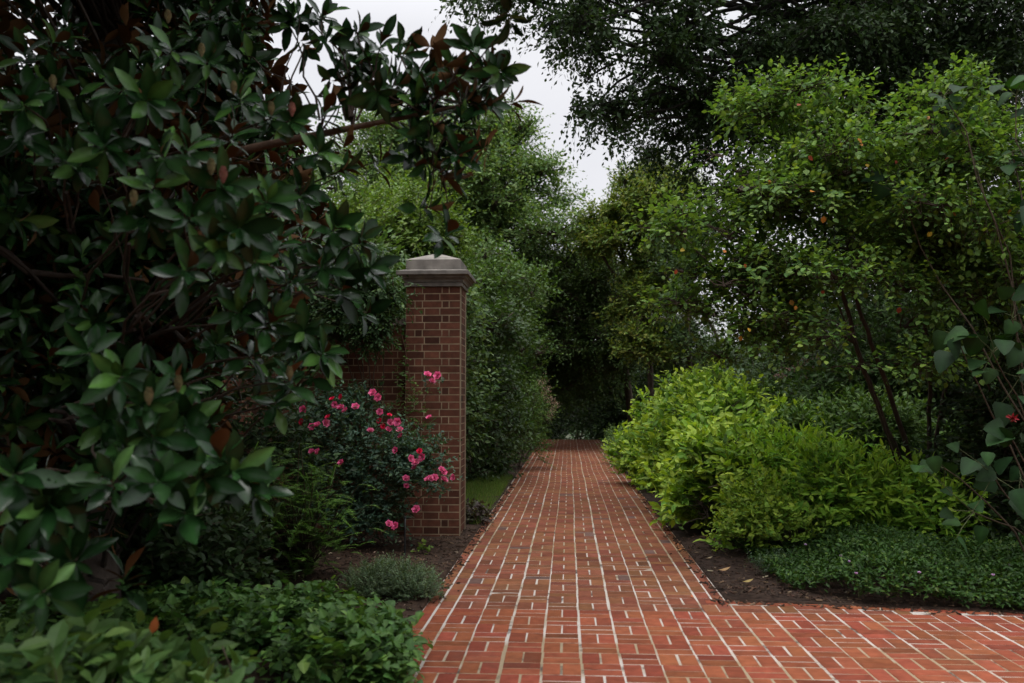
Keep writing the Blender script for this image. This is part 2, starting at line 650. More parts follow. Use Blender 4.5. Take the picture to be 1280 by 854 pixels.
T_small = leaf_t(2, 'ell', 0.52, 0.25, 0.10)
T_mid = leaf_t(3, 'ell', 0.50, 0.25, 0.16)
T_narrow = leaf_t(3, 'ell', 0.34, 0.3, 0.2)
T_lance = leaf_t(3, 'ell', 0.48, 0.3, 0.18)
T_round = leaf_t(3, 'ell', 0.78, 0.15, 0.15)
T_heart = leaf_t(4, 'heart', 0.9, 0.22, 0.22)
T_mag = leaf_t(6, 'obov', 0.37, 0.32, 0.20, 0.010)
T_bheart = leaf_t(8, 'heart', 0.92, 0.16, 0.25)
T_needle = (np.array([(-0.05, 0, 0), (0.05, 0, 0), (0.0, 1, -0.05)], float), [(0, 1, 2)])
T_petal = leaf_t(3, 'obov', 0.95, 0.35, -0.25)


def frames(d, up):
    d = nrm(d)
    n_ = nrm(up - (up * d).sum(-1, keepdims=True) * d)
    return np.cross(d, n_), d, n_


def pal_pick(g, pal, N):
    """pal = list of (colour, weight); a colour per leaf with its own small variation"""
    c = np.array([q[0] for q in pal], float)
    w_ = np.array([q[1] for q in pal], float)
    i = g.choice(len(pal), N, p=w_ / w_.sum())
    k = c[i] * g.uniform(0.75, 1.25, (N, 1))
    return np.clip(k * g.uniform(0.92, 1.08, (N, 3)), 0.002, 0.9)


def shell(g, c, r, n, rmin, seed, bump=0.2, zcut=-0.75, power=1.0):
    d = nrm(g.normal(size=(int(n * 1.6) + 8, 3)))
    d = d[d[:, 2] > zcut][:n]
    rf = rmin + (1 - rmin) * g.random(len(d)) ** power
    q = rf * (1 + bump * sn(d * 1.0, 3.2, seed) + bump * 0.5 * sn(d * 1.0, 7.5, seed + 1))
    return np.asarray(c) + d * np.asarray(r) * q[:, None], nrm(d / np.asarray(r)), rf


def sprays(mb, g, pos, out, L, k, leaf, pal, tmpl, up=0.35, rnd=0.45, sag=0.15, alpha=55, tip=None, twig=None, lnorm=0.65, flat=0.35, wid=(0.85, 1.15)):
    """leafy twigs: at each pos a twig with k leaves set alternately along it"""
    T = len(pos)
    if T == 0:
        return
    t = nrm(out + np.array([0, 0, up]) + g.normal(size=(T, 3)) * rnd)
    L_ = L * g.uniform(0.6, 1.3, T)
    s = np.cross(t, np.array([0, 0, 1.0]))
    s = nrm(s + g.normal(size=(T, 3)) * 0.25)
    j = np.arange(k)
    f = (j + 0.5) / k
    base = pos[:, None, :] + t[:, None, :] * (f[None, :, None] - 0.35) * L_[:, None, None]
    base[..., 2] -= sag * L_[:, None] * f[None, :] ** 2
    td = t[:, None, :] + np.array([0, 0, -1.0]) * (2 * sag * f)[None, :, None] * 0.6
    sg = np.where(j % 2 == 0, 1.0, -1.0)
    al = np.radians(alpha) * (1 - 0.75 * (f > 0.93))
    d = td * np.cos(al)[None, :, None] + (s[:, None, :] * sg[None, :, None]) * np.sin(al)[None, :, None] + g.normal(size=(T, k, 3)) * 0.28
    nz_ = np.array([0, 0, 1.0]) * lnorm + out[:, None, :] * 0.35 + g.normal(size=(T, k, 3)) * flat
    size = leaf * g.uniform(0.62, 1.15, (T, k)) * (1 - 0.35 * np.abs(f - 0.45) ** 1.0)[None, :]
    N = T * k
    sd, ax, nm = frames(d.reshape(N, 3), nz_.reshape(N, 3))
    col = pal_pick(g, pal, N)
    if tip is not None:                                  # paler young leaves at the shoot ends
        wgt = np.clip((f - 0.45) / 0.55, 0, 1)[None, :] * g.uniform(0.3, 1.0, (T, 1)) * tip[1]
        wgt = wgt.reshape(N, 1)
        col = col * (1 - wgt) + np.array(tip[0]) * g.uniform(0.8, 1.2, (N, 1)) * wgt
    mb.inst(tmpl[0], tmpl[1], base.reshape(N, 3), sd, ax, nm, size.ravel(), col, g.uniform(wid[0], wid[1], N), 1.35 if len(tmpl[0]) > 8 else None)
    if twig is not None:
        a = pos - t * 0.45 * L_[:, None]
        b_ = pos + t * 0.62 * L_[:, None]
        b_[:, 2] -= sag * L_
        sticks(twig[0], a, b_, twig[1], twig[2])


def sticks(mb, a, b, r, col):
    """thin three-sided twigs, all at once"""
    N = len(a)
    t = b - a
    ln = np.linalg.norm(t, axis=1)
    tv = np.array([(1, 0, 0), (-.5, 0, .87), (-.5, 0, -.87), (0, 1, 0)], float)
    sd, ax, nm = frames(t, np.tile(np.array([0.2, 0.3, 0.9]), (N, 1)))
    W = a[:, None, :] + r * (tv[None, :, 0:1] * sd[:, None, :] + tv[None, :, 2:3] * nm[:, None, :]) + (ln[:, None, None] * tv[None, :, 1:2]) * ax[:, None, :]
    mb.v.append(W.reshape(-1, 3))
    mb.c.append(np.tile(np.array(col, float), (N * 4, 1)))
    fl = np.array([0, 1, 3, 1, 2, 3, 2, 0, 3])
    mb.li.append((fl[None, :] + (np.arange(N) * 4)[:, None] + mb.n).ravel())
    mb.ls.append(np.full(N * 3, 3))
    mb.n += N * 4


def limb(mb, g, a, b, r0, r1, n=7, wig=0.08, sag=0.0, sides=6, col=(0.06, 0.045, 0.035)):
    a, b = np.asarray(a, float), np.asarray(b, float)
    L = np.linalg.norm(b - a)
    f = np.linspace(0, 1, n)
    p_ = a + (b - a) * f[:, None]
    off = np.cumsum(g.normal(size=(n, 3)) * wig * L / n, axis=0)
    off -= off[-1] * f[:, None]
    p_ = p_ + off
    p_[:, 2] += sag * L * np.sin(f * math.pi)
    mb.tube(p_, r0 + (r1 - r0) * f ** 0.8, sides, col)
    return p_


BARK = (0.06, 0.045, 0.033)


def plant(name, label, cat, base, lobes, n, L, k, leaf, pal, tmpl=T_mid, mat=None, seed=1, rmin=0.6, up=0.35, rnd=0.45, sag=0.15,
          alpha=55, tip=None, stems=5, stem_r=0.012, hole=0.0, hf=1.6, bump=0.2, group=None, zcut=-0.7, lnorm=0.65, flat=0.35, crown='foliage',
          trunk=None, bark=BARK, fill=0.4, twigs=True, power=0.7, stem_name='stem', clip=None, twr=0.003):
    """a shrub or tree: leafy sprays through its lobes, branches to each lobe, a trunk or several stems"""
    g = rg(seed)
    base = np.asarray(base, float)
    root = thing(name, label, cat, base, group)
    fb, wb = MB(), MB()
    wsum = sum(q[1][0] * q[1][1] + q[1][0] * q[1][2] + q[1][1] * q[1][2] for q in lobes)
    for i, (c, r) in enumerate(lobes):
        m = int(n * (r[0] * r[1] + r[0] * r[2] + r[1] * r[2]) / wsum)
        pos, out_, rf = shell(g, c, r, m, rmin, seed * 31 + i, bump, zcut, power)
        if fill:
            p2, o2, r2 = shell(g, c, r, int(m * fill), 0.15, seed * 37 + i, bump, zcut, 1.0)
            pos, out_ = np.concatenate([pos, p2]), np.concatenate([out_, o2])
        if hole > -0.9:
            keep = sn(pos, hf, seed + 77) > hole - 0.9
            keep &= pos[:, 2] > 0.03 + gz(pos[:, 0], pos[:, 1])
            if clip is not None:
                keep &= clip(pos)
            pos, out_ = pos[keep], out_[keep]
        sprays(fb, g, pos, out_, L, k, leaf, pal, tmpl, up, rnd, sag, alpha, tip, (wb, twr, bark) if twigs else None, lnorm, flat)
        # branches towards the sprays
        c = np.asarray(c, float)
        for q in pos[g.choice(len(pos), min(len(pos), 9), replace=False)] if len(pos) else []:
            limb(wb, g, c - np.array([0, 0, 0.35 * r[2]]), q, stem_r * 0.75, stem_r * 0.2, 6, 0.25, 0.05, 5, bark)
    if trunk:
        tb = MB()
        top = np.asarray(trunk['top'], float)
        pt = limb(tb, g, base - np.array([0, 0, 0.15]), top, trunk['r'], trunk['r'] * 0.45, 9, trunk.get('wig', 0.05), 0, 10, bark)
        tb.build('trunk', M_bark, root, smooth=True)
        for c, r in lobes:
            c = np.asarray(c, float)
            s_ = pt[-1 - int(g.integers(0, 4))]
            limb(wb, g, s_, c - np.array([0, 0, 0.3 * r[2]]), trunk['r'] * 0.36, stem_r, 9, 0.12, 0.06, 7, bark)
    else:
        sb = MB()
        for i in range(stems):
            c, r = lobes[i % len(lobes)]
            c = np.asarray(c, float)
            a = base + np.append(g.normal(0, 0.10, 2), -0.05) * np.array([1, 1, 1])
            e = c + g.normal(size=3) * np.array(r) * 0.3
            limb(sb, g, a, e, stem_r, stem_r * 0.5, 8, 0.15, 0, 6, bark)
        sb.build(stem_name, M_bark, root, smooth=True)
    if wb.n:
        wb.build('branches', M_bark, root)
    fo = fb.build(crown, mat or M_leaf, root)
    return root, fo, g


def clumps(lobes, n, frac, seed, flat=.62, core=.8):
    """break each big lobe of a crown into many smaller flattened leafy clumps, plus its core"""
    g = rg(seed)
    out = []
    for c, r in lobes:
        c, r = np.asarray(c, float), np.asarray(r, float)
        m = max(3, int(n))
        d = nrm(g.normal(size=(m * 3, 3)) * np.array([1, 1, .9]) + np.array([0, -.15, .15]))[:m]
        for v in d:
            f = frac * g.uniform(.65, 1.35)
            out.append((c + v * r * g.uniform(.7, 1.02), (r[0] * f, r[1] * f, r.mean() * f * flat)))
        out.append((c, tuple(r * core)))
    return out


# leaf colours (pigments)
GR_D = [((0.030, 0.060, 0.016), 3), ((0.040, 0.078, 0.020), 3), ((0.055, 0.095, 0.028), 1)]
GR_V = [((0.030, 0.066, 0.022), 3), ((0.042, 0.085, 0.026), 2), ((0.07, 0.12, 0.035), .7)]
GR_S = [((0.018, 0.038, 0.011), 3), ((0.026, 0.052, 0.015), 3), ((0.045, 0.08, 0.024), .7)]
GR_M = [((0.050, 0.100, 0.022), 3), ((0.070, 0.130, 0.030), 3), ((0.095, 0.150, 0.035), 1)]
GR_L = [((0.085, 0.150, 0.026), 3), ((0.11, 0.18, 0.032), 3), ((0.14, 0.20, 0.04), 1)]
GR_B = [((0.022, 0.050, 0.030), 3), ((0.030, 0.062, 0.034), 2)]          # blue green
GR_Y = [((0.115, 0.23, 0.028), 3), ((0.15, 0.28, 0.033), 3), ((0.075, 0.16, 0.024), 2)]

# ------------------------------------------------------------------ pillar and wall
wr = rg(21)
PX0, PX1, PY0, PY1 = -1.722, -1.140, 9.67, 10.25
SH = 2.64
CRS = 0.0764


def wall_col():
    b = np.array([0.100, 0.037, 0.022]) * wr.uniform(0.7, 1.25)
    if wr.random() < 0.10:
        b = b * 0.55
    return b


pil = thing('brick_pillar', 'tall red brick gate pillar with a stone cap, beside the brick path', 'pillar', (0.5 * (PX0 + PX1), 0.5 * (PY0 + PY1), 0))
sb = MB()
patA = [.17, .135, .36, .13, .205]
patB = [.345, .28, .375]
rows = int(SH / CRS) + 1
for r_ in range(rows):
    z0 = SH - (r_ + 1) * CRS
    zc, hz = z0 + CRS / 2, CRS / 2 - 0.0055
    if zc < -0.12:
        break
    pt = patA if r_ % 2 == 0 else patB
    for face in (0, 1):
        y_ = PY0 if face == 0 else PY1
        x_ = PX0
        for w_ in pt:
            wd = w_ * (PX1 - PX0)
            jit = wr.uniform(-0.001, 0.001)
            d_ = 0.10
            yc = y_ + d_ / 2 + jit if face == 0 else y_ - d_ / 2 + jit
            sb.box((x_ + wd / 2, yc, zc), (wd / 2 - 0.005, d_ / 2, hz), wall_col())
            x_ += wd
    for face in (0, 1):
        pt2 = [.27, .46, .27] if r_ % 2 == 0 else [.5, .5]
        y_ = PY0 + 0.11
        span = PY1 - PY0 - 0.22
        for w_ in pt2:
            wd = w_ * span
            xc = PX0 + 0.0503 if face == 0 else PX1 - 0.0503
            sb.box((xc + wr.uniform(-0.0002, 0.0003), y_ + wd / 2, zc), (0.05, wd / 2 - 0.005, hz), wall_col())
            y_ += wd
shaft = sb.build('shaft', M_wallbrick, pil)
mb = MB()
mb.box((0.5 * (PX0 + PX1), 0.5 * (PY0 + PY1), SH / 2 - 0.1), ((PX1 - PX0) / 2 - 0.0015, (PY1 - PY0) / 2 - 0.0015, SH / 2 + 0.098), (0.24, 0.185, 0.12))
mb.build('mortar', M_stone, shaft)


def rings(mb, cx, cy, prof, col):
    V, F = [], []
    for i, (h_, z_) in enumerate(prof):
        V += [(cx - h_, cy - h_, z_), (cx + h_, cy - h_, z_), (cx + h_, cy + h_, z_), (cx - h_, cy + h_, z_)]
        if i:
            for j in range(4):
                k = (j + 1) % 4
                a = 4 * (i - 1)
                F.append((a + j, a + k, a + 4 + k, a + 4 + j))
    F.append((3, 2, 1, 0))
    a = 4 * (len(prof) - 1)
    F.append((a, a + 1, a + 2, a + 3))
    mb.raw(V, F, col)


cxp, cyp = 0.5 * (PX0 + PX1), 0.5 * (PY0 + PY1)
mb = MB()
rings(mb, cxp, cyp, [(.309, SH + .001), (.309, SH + .036), (.304, SH + .040), (.304, SH + .046), (.318, SH + .048), (.318, SH + .058), (.322, SH + .066), (.331, SH + .078),
                     (.345, SH + .088), (.350, SH + .090), (.350, SH + .100), (.362, SH + .106), (.366, SH + .114), (.379, SH + .116), (.384, SH + .121),
                     (.384, SH + .156), (.380, SH + .163), (.30, SH + .182)], (0.155, 0.140, 0.124))
cor = mb.build('cornice', M_stone, pil)
mb = MB()
rings(mb, cxp, cyp, [(.292, SH + .176), (.292, SH + .288), (.290, SH + .291), (.288, SH + .292), (.15, SH + .345), (.02, SH + .392), (.004, SH + .395)], (0.185, 0.168, 0.148))
mb.build('cap_block', M_stone, pil)

wal = thing('brick_wall', 'dark red brick garden wall behind the rose bush, running left from the pillar', 'wall', (-4.6, 10.0, 0))
sb = MB()
WT = 2.25
z0 = -0.1
r_ = 0
while z0 + CRS < WT:
    x_ = PX0 - 0.004
    j = 0
    while x_ > -8.0:
        wd = (0.213 if (j + r_) % 2 else 0.106) if r_ % 1 == 0 else 0.2
        if j == 0 and r_ % 2:
            wd = 0.16
        sb.box((x_ - wd / 2, 9.862 + wr.uniform(-0.001, 0.0005), z0 + CRS / 2), (wd / 2 - 0.005, 0.05, CRS / 2 - 0.0055), wall_col())
        x_ -= wd
        j += 1
    z0 += CRS
    r_ += 1
bk = sb.build('brickwork', M_wallbrick, wal)
mb = MB()
mb.box((-4.86, 9.98, WT / 2 - 0.06), (3.13, 0.1655, WT / 2 + 0.05), (0.25, 0.19, 0.12))
mb.build('mortar', M_stone, bk)
mb = MB()
mb.box((-4.86, 9.96, WT + 0.025), (3.13, 0.2, 0.035), (0.2, 0.17, 0.15))
mb.build('coping', M_stone, wal)

# ------------------------------------------------------------------ trees and shrubs beyond
TP = 'background trees beyond the garden'
plant('shade_tree', 'dark overhanging shade tree with drooping leafy sprays, filling the top right', 'tree', (6.6, 15.5, gz(6.6, 15.5)),
      clumps([(P(640, -15, 11.8), (.55, .7, .42)), (P(725, 30, 12), (.75, .9, .6)), (P(755, 120, 12.2), (.42, .6, .55)), (P(800, 85, 12), (.6, .8, .75)), (P(850, 60, 12.6), (1.2, 1.2, 1.1)),
       (P(880, 190, 13.4), (.8, .9, .9)), (P(965, 60, 13), (1.5, 1.4, 1.3)), (P(1090, 50, 13.2), (1.7, 1.6, 1.5)), (P(1230, 90, 12.8), (1.9, 1.7, 1.8)),
       (P(1150, 230, 14.0), (1.8, 1.5, 1.6)), (P(1300, 300, 13.5), (1.6, 1.5, 1.6)), (P(720, -110, 12.8), (1.6, 1.6, 1.2)), (P(930, -160, 13), (2.2, 2, 1.6)), (P(1150, -170, 13.5), (2.4, 2.2, 1.8))], 6, 0.5, 1, core=0.55),
      15000, .55, 11, .10, GR_S, T_small, M_glossy, 101, rmin=.25, up=-.45, rnd=.5, sag=.35, hole=0.12, hf=2.4, bump=.22, stem_r=.012, crown='crown',
      trunk=dict(top=P(1120, -20, 14.2), r=.17), zcut=-.9, lnorm=.45, flat=.55, fill=.15, bark=(.018, .015, .012))
plant('tall_tree', 'tall mid-green tree behind the brick pillar, its ragged right edge against the sky', 'tree', (-3.4, 29, 0),
      clumps([(P(610, 200, 28), (1.7, 1.8, 1.5)), (P(560, 250, 27), (1.9, 1.9, 1.6)), (P(650, 255, 28), (1.5, 1.6, 1.3)), (P(600, 300, 27), (2.4, 2.2, 1.7)), (P(500, 200, 28), (1.8, 1.8, 1.6)), (P(672, 215, 28.5), (.45, .6, .35)), (P(540, 165, 28.5), (1.4, 1.4, 1.3)), (P(640, 165, 28.4), (.7, .8, .7)),
       (P(460, 260, 27), (2, 2, 2))], 9, 0.42, 2, core=0.8),
      7500, .7, 9, .15, [((0.09, 0.16, 0.05), 3), ((0.12, 0.20, 0.06), 2), ((0.17, 0.24, 0.07), 1)], T_small, M_leaf, 102, rmin=.4, hole=.22, hf=1.0, bump=.3, stem_r=.04, crown='crown',
      trunk=dict(top=P(585, 240, 28.5), r=.25), group=TP)
plant('small_tree', 'light green small tree behind the wall, left of the pillar cap', 'tree', (-4.4, 17.5, 0),
      clumps([(P(455, 275, 17), (1.3, 1.2, 1.0)), (P(400, 290, 17), (1.0, 1, .9)), (P(510, 300, 16.5), (.9, 1, .6)), (P(470, 340, 16), (1.2, 1.1, .8)), (P(545, 325, 16.5), (.8, 1, .6))], 8, 0.42, 3, core=0.8),
      3200, .5, 9, .11, GR_L, T_small, M_leaf, 103, rmin=.45, hole=.1, bump=.25, stem_r=.03, crown='crown', trunk=dict(top=P(460, 330, 17), r=.12), group=TP)
plant('yellowish_tree', 'yellow-green small tree right of the sky gap, under the overhanging branches', 'tree', (2.4, 27, 0),
      clumps([(P(795, 255, 26), (.95, 1, .75)), (P(760, 290, 26), (.8, 1, .6)), (P(840, 240, 26.5), (.9, 1, .9)), (P(820, 310, 26), (1.1, 1.1, .9)), (P(800, 375, 25.5), (.9, .8, .6)), (P(812, 425, 25), (.7, .7, .5))], 7, 0.45, 4, core=0.8),
      3600, .6, 9, .14, [((0.10, 0.16, 0.028), 3), ((0.17, 0.19, 0.035), 2), ((0.09, 0.13, 0.028), 2)], T_small, M_soft, 104, rmin=.4, hole=.15, bump=.3, stem_r=.03, crown='crown',
      trunk=dict(top=P(800, 320, 26.5), r=.11), group=TP)
plant('arching_tree', 'dark tree arching over the far end of the brick path', 'tree', (2.1, 30.5, 0),
      clumps([(P(700, 330, 29), (1.5, 1.6, 1.0)), (P(740, 300, 29), (1.0, 1.3, .7)), (P(660, 350, 28), (1.2, 1.4, 1.1)), (P(760, 370, 29), (1.6, 1.6, .9)), (P(700, 410, 28.5), (1.6, 1.5, .9)), (P(780, 430, 28), (1.3, 1.3, .7)),
       (P(650, 430, 28), (1.0, 1.4, .9)), (P(820, 400, 28.5), (1.0, 1.1, .5)), (P(740, 455, 29), (1.5, 1.3, .5)), (np.array([.3, 33.5, 5.4]), (3.0, 3.2, 1.1)), (np.array([-1.2, 38, 5.0]), (3.0, 3, 1.2)), (np.array([2.6, 37, 5.0]), (2.6, 3, 1.2)), (P(690, 480, 30), (1.3, 1.3, .5)), (P(725, 492, 33), (1.6, 1.3, .5)), (P(720, 470, 32), (1.8, 1.3, .6)), (P(840, 450, 28), (1.0, 1.2, .5))], 8, 0.45, 5, core=0.7),
      10500, .7, 10, .14, [((0.045, 0.085, 0.022), 3), ((0.06, 0.105, 0.026), 3), ((0.085, 0.13, 0.032), 1)], T_small, M_leaf, 105, rmin=.35, up=.05, rnd=.35, sag=.3, hole=.12, hf=1.3, bump=.25, stem_r=.04, crown='crown',
      trunk=dict(top=P(770, 380, 30), r=.16), group=TP, lnorm=.9, flat=.25)
plant('dark_trunk_tree', 'slim dark tree between the arching tree and the chartreuse shrub', 'tree', (3.6, 27, 0),
      [(P(850, 340, 25), (.8, .9, .8)), (P(890, 380, 25), (.9, .9, .6)), (P(870, 300, 25.5), (.9, .9, .8)), (P(930, 350, 25), (.9, .9, .9)), (P(860, 420, 25), (.8, .9, .5)), (P(905, 440, 25), (.8, .9, .4)), (P(918, 392, 25), (1.0, .9, .55))],
      2600, .6, 9, .13, GR_D, T_small, M_leaf, 106, rmin=.4, hole=.15, bump=.3, stem_r=.03, crown='crown', trunk=dict(top=P(858, 330, 25.5), r=.13), group=TP)
HG = 'shrubs closing the far end of the path'
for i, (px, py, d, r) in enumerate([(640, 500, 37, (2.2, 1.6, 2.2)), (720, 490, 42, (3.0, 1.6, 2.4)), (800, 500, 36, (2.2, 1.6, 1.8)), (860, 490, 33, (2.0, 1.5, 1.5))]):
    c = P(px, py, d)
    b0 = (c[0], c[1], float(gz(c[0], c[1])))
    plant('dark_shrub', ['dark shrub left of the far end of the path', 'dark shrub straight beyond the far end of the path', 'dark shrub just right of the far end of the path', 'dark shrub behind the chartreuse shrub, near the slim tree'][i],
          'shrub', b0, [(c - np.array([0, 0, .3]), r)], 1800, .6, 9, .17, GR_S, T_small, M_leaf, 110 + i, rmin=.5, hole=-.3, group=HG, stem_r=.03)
# hedge on the left side of the path, beyond the pillar
HL = 'tall shrubs lining the left side of the path'
plant('tall_shrub', 'tall leafy shrub directly behind and right of the brick pillar', 'shrub', (-2.35, 12.8, 0),
      clumps([((-2.5, 12.6, 1.4), (.85, 1.3, 1.35)), ((-2.3, 12.8, 2.5), (1.0, 1.3, .95)), ((-1.85, 14.6, 1.3), (.6, .9, 1.2)), ((-2.9, 13.0, 2.3), (1.1, 1.2, 1.1))], 14, 0.36, 6, core=0.9),
      3000, .40, 8, .105, [((0.055, 0.11, 0.036), 3), ((0.075, 0.135, 0.044), 3), ((0.12, 0.18, 0.065), 1)], T_mid, M_leaf, 121, rmin=.55, tip=((.18, .26, .09), .6), hole=.45, hf=2.4, stem_r=.02, group=HL, zcut=-.95)
plant('tall_shrub', 'dark tall shrub behind the grass strip, second along the left of the path', 'shrub', (-1.9, 16.5, 0),
      clumps([((-1.8, 16.2, 1.5), (.9, 1.6, 1.5)), ((-1.9, 16.6, 2.7), (1.1, 1.6, 1.0)), ((-1.4, 17.5, 1.2), (.55, 1.3, 1.2))], 14, 0.36, 7, core=0.9),
      3000, .45, 8, .11, GR_D, T_mid, M_leaf, 122, rmin=.55, hole=.4, hf=2.2, stem_r=.025, group=HL, zcut=-.95)
plant('tall_shrub', 'mid-green tall shrub leaning over the left edge of the path, third along', 'shrub', (-1.8, 21.5, 0),
      clumps([((-1.6, 21.2, 1.6), (.85, 2.0, 1.6)), ((-1.5, 21.6, 3.2), (1.2, 2.0, 1.2)), ((-2.5, 20.5, 3.6), (1.4, 1.6, 1.3))], 12, 0.38, 8, core=0.9),
      2700, .5, 8, .12, GR_M, T_small, M_leaf, 123, rmin=.55, hole=.4, hf=2.0, stem_r=.025, group=HL, zcut=-.95)
plant('tall_shrub', 'farthest tall dark shrub on the left of the path, under the arching tree', 'shrub', (-1.7, 28, 0),
      clumps([((-1.6, 27.5, 1.7), (.9, 2.6, 1.7)), ((-1.6, 28.5, 3.2), (1.3, 2.4, 1.3))], 12, 0.38, 9, core=0.9),
      2600, .55, 8, .13, GR_D, T_small, M_leaf, 124, rmin=.55, hole=.1, stem_r=.03, group=HL, zcut=-.95)
fs, fo, g = plant('flowering_shrub', 'airy shrub with dusty pink seed heads leaning over the left path edge', 'shrub', (-.98, 19.3, 0),
                  [((-.85, 19.3, .75), (.42, .7, .75)), ((-.75, 19.3, 1.3), (.35, .5, .5))], 420, .35, 7, .08, GR_M, T_narrow, M_soft, 125, rmin=.5, stem_r=.01, hole=0, up=.7)
for i in range(7):
    pb = MB()
    c = P([678, 684, 688, 691, 680, 694, 687][i], [478, 486, 500, 512, 494, 505, 520][i], 19.0)
    q = c + g.normal(size=(70, 3)) * np.array([.045, .045, .06])
    sd, ax, nm = frames(g.normal(size=(70, 3)), g.normal(size=(70, 3)))
    pb.inst(T_round[0], T_round[1], q, sd, ax, nm, g.uniform(.015, .03, 70), pal_pick(g, [((.30, .20, .15), 2), ((.25, .2, .12), 1)], 70))
    pb.build('flower_head', M_petal, fs)
# behind the wall on the left
BW = 'shrubs behind the brick wall'
for i, (px, py, d, r, pal) in enumerate([(40, 400, 15, (2.2, 1.4, 1.5), GR_L), (230, 420, 14, (2.0, 1.3, 1.3), GR_L), (400, 400, 13, (1.2, 1.1, 1.4), GR_M), (-150, 330, 16, (2.6, 2, 2.6), GR_M), (330, 330, 19, (2.4, 2, 2.2), GR_M)]):
    c = P(px, py, d)
    plant('leafy_shrub', ['bright green shrub behind the wall, glimpsed through gaps at the far left', 'light green shrub behind the wall, glimpsed under the magnolia branch', 'mid-green shrub rising over the wall beside the climbing vine',
                          'tall shrub behind the wall at the left picture edge', 'tall green shrub standing well behind the wall and magnolia'][i], 'shrub', (c[0], c[1], 0),
          [(c, r)], 1500, .5, 8, .12, pal, T_small, M_leaf, 130 + i, rmin=.5, hole=0, group=BW, stem_r=.02, zcut=-.95)
# right background
BR = 'dark shrubs behind the multi-stemmed tree'
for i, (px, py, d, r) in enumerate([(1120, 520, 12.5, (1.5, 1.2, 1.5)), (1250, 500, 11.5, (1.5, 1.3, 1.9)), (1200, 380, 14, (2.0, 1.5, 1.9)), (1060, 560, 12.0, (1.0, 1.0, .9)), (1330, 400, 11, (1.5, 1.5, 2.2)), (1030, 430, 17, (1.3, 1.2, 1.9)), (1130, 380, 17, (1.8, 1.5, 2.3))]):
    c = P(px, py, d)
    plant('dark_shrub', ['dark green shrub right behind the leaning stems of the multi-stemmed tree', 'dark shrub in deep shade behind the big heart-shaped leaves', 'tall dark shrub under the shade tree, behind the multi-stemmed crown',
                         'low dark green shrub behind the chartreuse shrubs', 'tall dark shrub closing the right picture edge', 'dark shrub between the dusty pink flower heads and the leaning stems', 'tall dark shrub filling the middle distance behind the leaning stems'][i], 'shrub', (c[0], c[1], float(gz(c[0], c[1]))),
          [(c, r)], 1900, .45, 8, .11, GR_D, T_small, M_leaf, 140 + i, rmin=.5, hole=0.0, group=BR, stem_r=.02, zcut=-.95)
# far trees seen through the gaps, on the falling ground
FT = 'distant trees down the slope'
g0 = rg(77)
for i, (px, top, d, rw) in enumerate([(905, 425, 75, 4.5), (960, 410, 90, 6), (1020, 420, 80, 5), (830, 400, 85, 6), (1090, 400, 95, 7), (760, 410, 100, 7), (620, 330, 70, 6), (520, 300, 75, 7), (300, 330, 60, 6), (130, 340, 55, 6), (1180, 380, 85, 7)]):
    t_ = P(px, top, d)
    c = t_ - np.array([0, 0, rw * 1.0])
    zb = float(gz(c[0], c[1]))
    places = ['first', 'second']
    lab = ['distant rounded tree just right of the slim dark trunk', 'distant broad tree above the chartreuse shrub', 'distant tree behind the dusty pink flower heads', 'distant tree behind the arching tree, right of the path end',
           'distant tree behind the multi-stemmed tree', 'distant tree straight over the end of the path', 'distant tree behind the hedge right of the pillar', 'distant tall tree behind the pillar cap', 'distant tree behind the magnolia and wall',
           'distant tree at the far left behind the wall', 'distant tree in the shade at the far right'][i]
    plant('distant_tree', lab, 'tree', (c[0], c[1], zb), [(c, (rw, rw * .8, rw)), (c + np.array([rw * .5, 0, -rw * .5]), (rw * .7, rw * .7, rw * .8)), (c + np.array([-rw * .5, 0, -rw * .45]), (rw * .7, rw * .7, rw * .75))],
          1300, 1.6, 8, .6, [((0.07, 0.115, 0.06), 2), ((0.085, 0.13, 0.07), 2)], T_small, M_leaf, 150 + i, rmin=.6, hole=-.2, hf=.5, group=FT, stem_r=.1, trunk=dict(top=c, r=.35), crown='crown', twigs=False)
# wooded hill on the horizon
hx, hy = np.linspace(-700, 900, 90), np.linspace(380, 700, 14)
grid_sheet('hills', hx, hy, lambda x, y: -14 + 42 * np.sin((y - 380) / 320 * math.pi * .5) + 7 * sn(np.stack([x, y, 0 * x], -1), .02, 8) + 3 * sn(np.stack([x, y, 0 * x], -1), .15, 9), M_soil, (0.06, 0.10, 0.07))

# unseen hedge added behind the viewpoint to cut frontal sky light
hd = thing('added_shade_hedge', 'unseen tall evergreen hedge added behind the viewpoint to shade the brick court', 'hedge', (0, -8, 0))
g = rg(401)
hb, ht = MB(), MB()
N = 5200
q = np.stack([g.uniform(-15, 15, N), -8 + g.normal(0, .45, N), g.uniform(0, 7.2, N) + .4 * sn(np.stack([g.uniform(-15, 15, N)] * 3, -1), .3, 5)], 1)
sprays(hb, g, q, nrm(g.normal(size=(N, 3)) * .5 + np.array([0, .8, .3])), .5, 8, .24, GR_D, T_small, .3, .5, .1, 60)
for x_ in np.linspace(-14.5, 14.5, 20):
    limb(ht, g, (x_, -8, -.1), (x_ + g.normal() * .3, -8, 6.2), .07, .02, 8, .06, 0, 6, BARK)
ht.build('stem', M_bark, hd)
hb.build('foliage', M_leaf, hd)

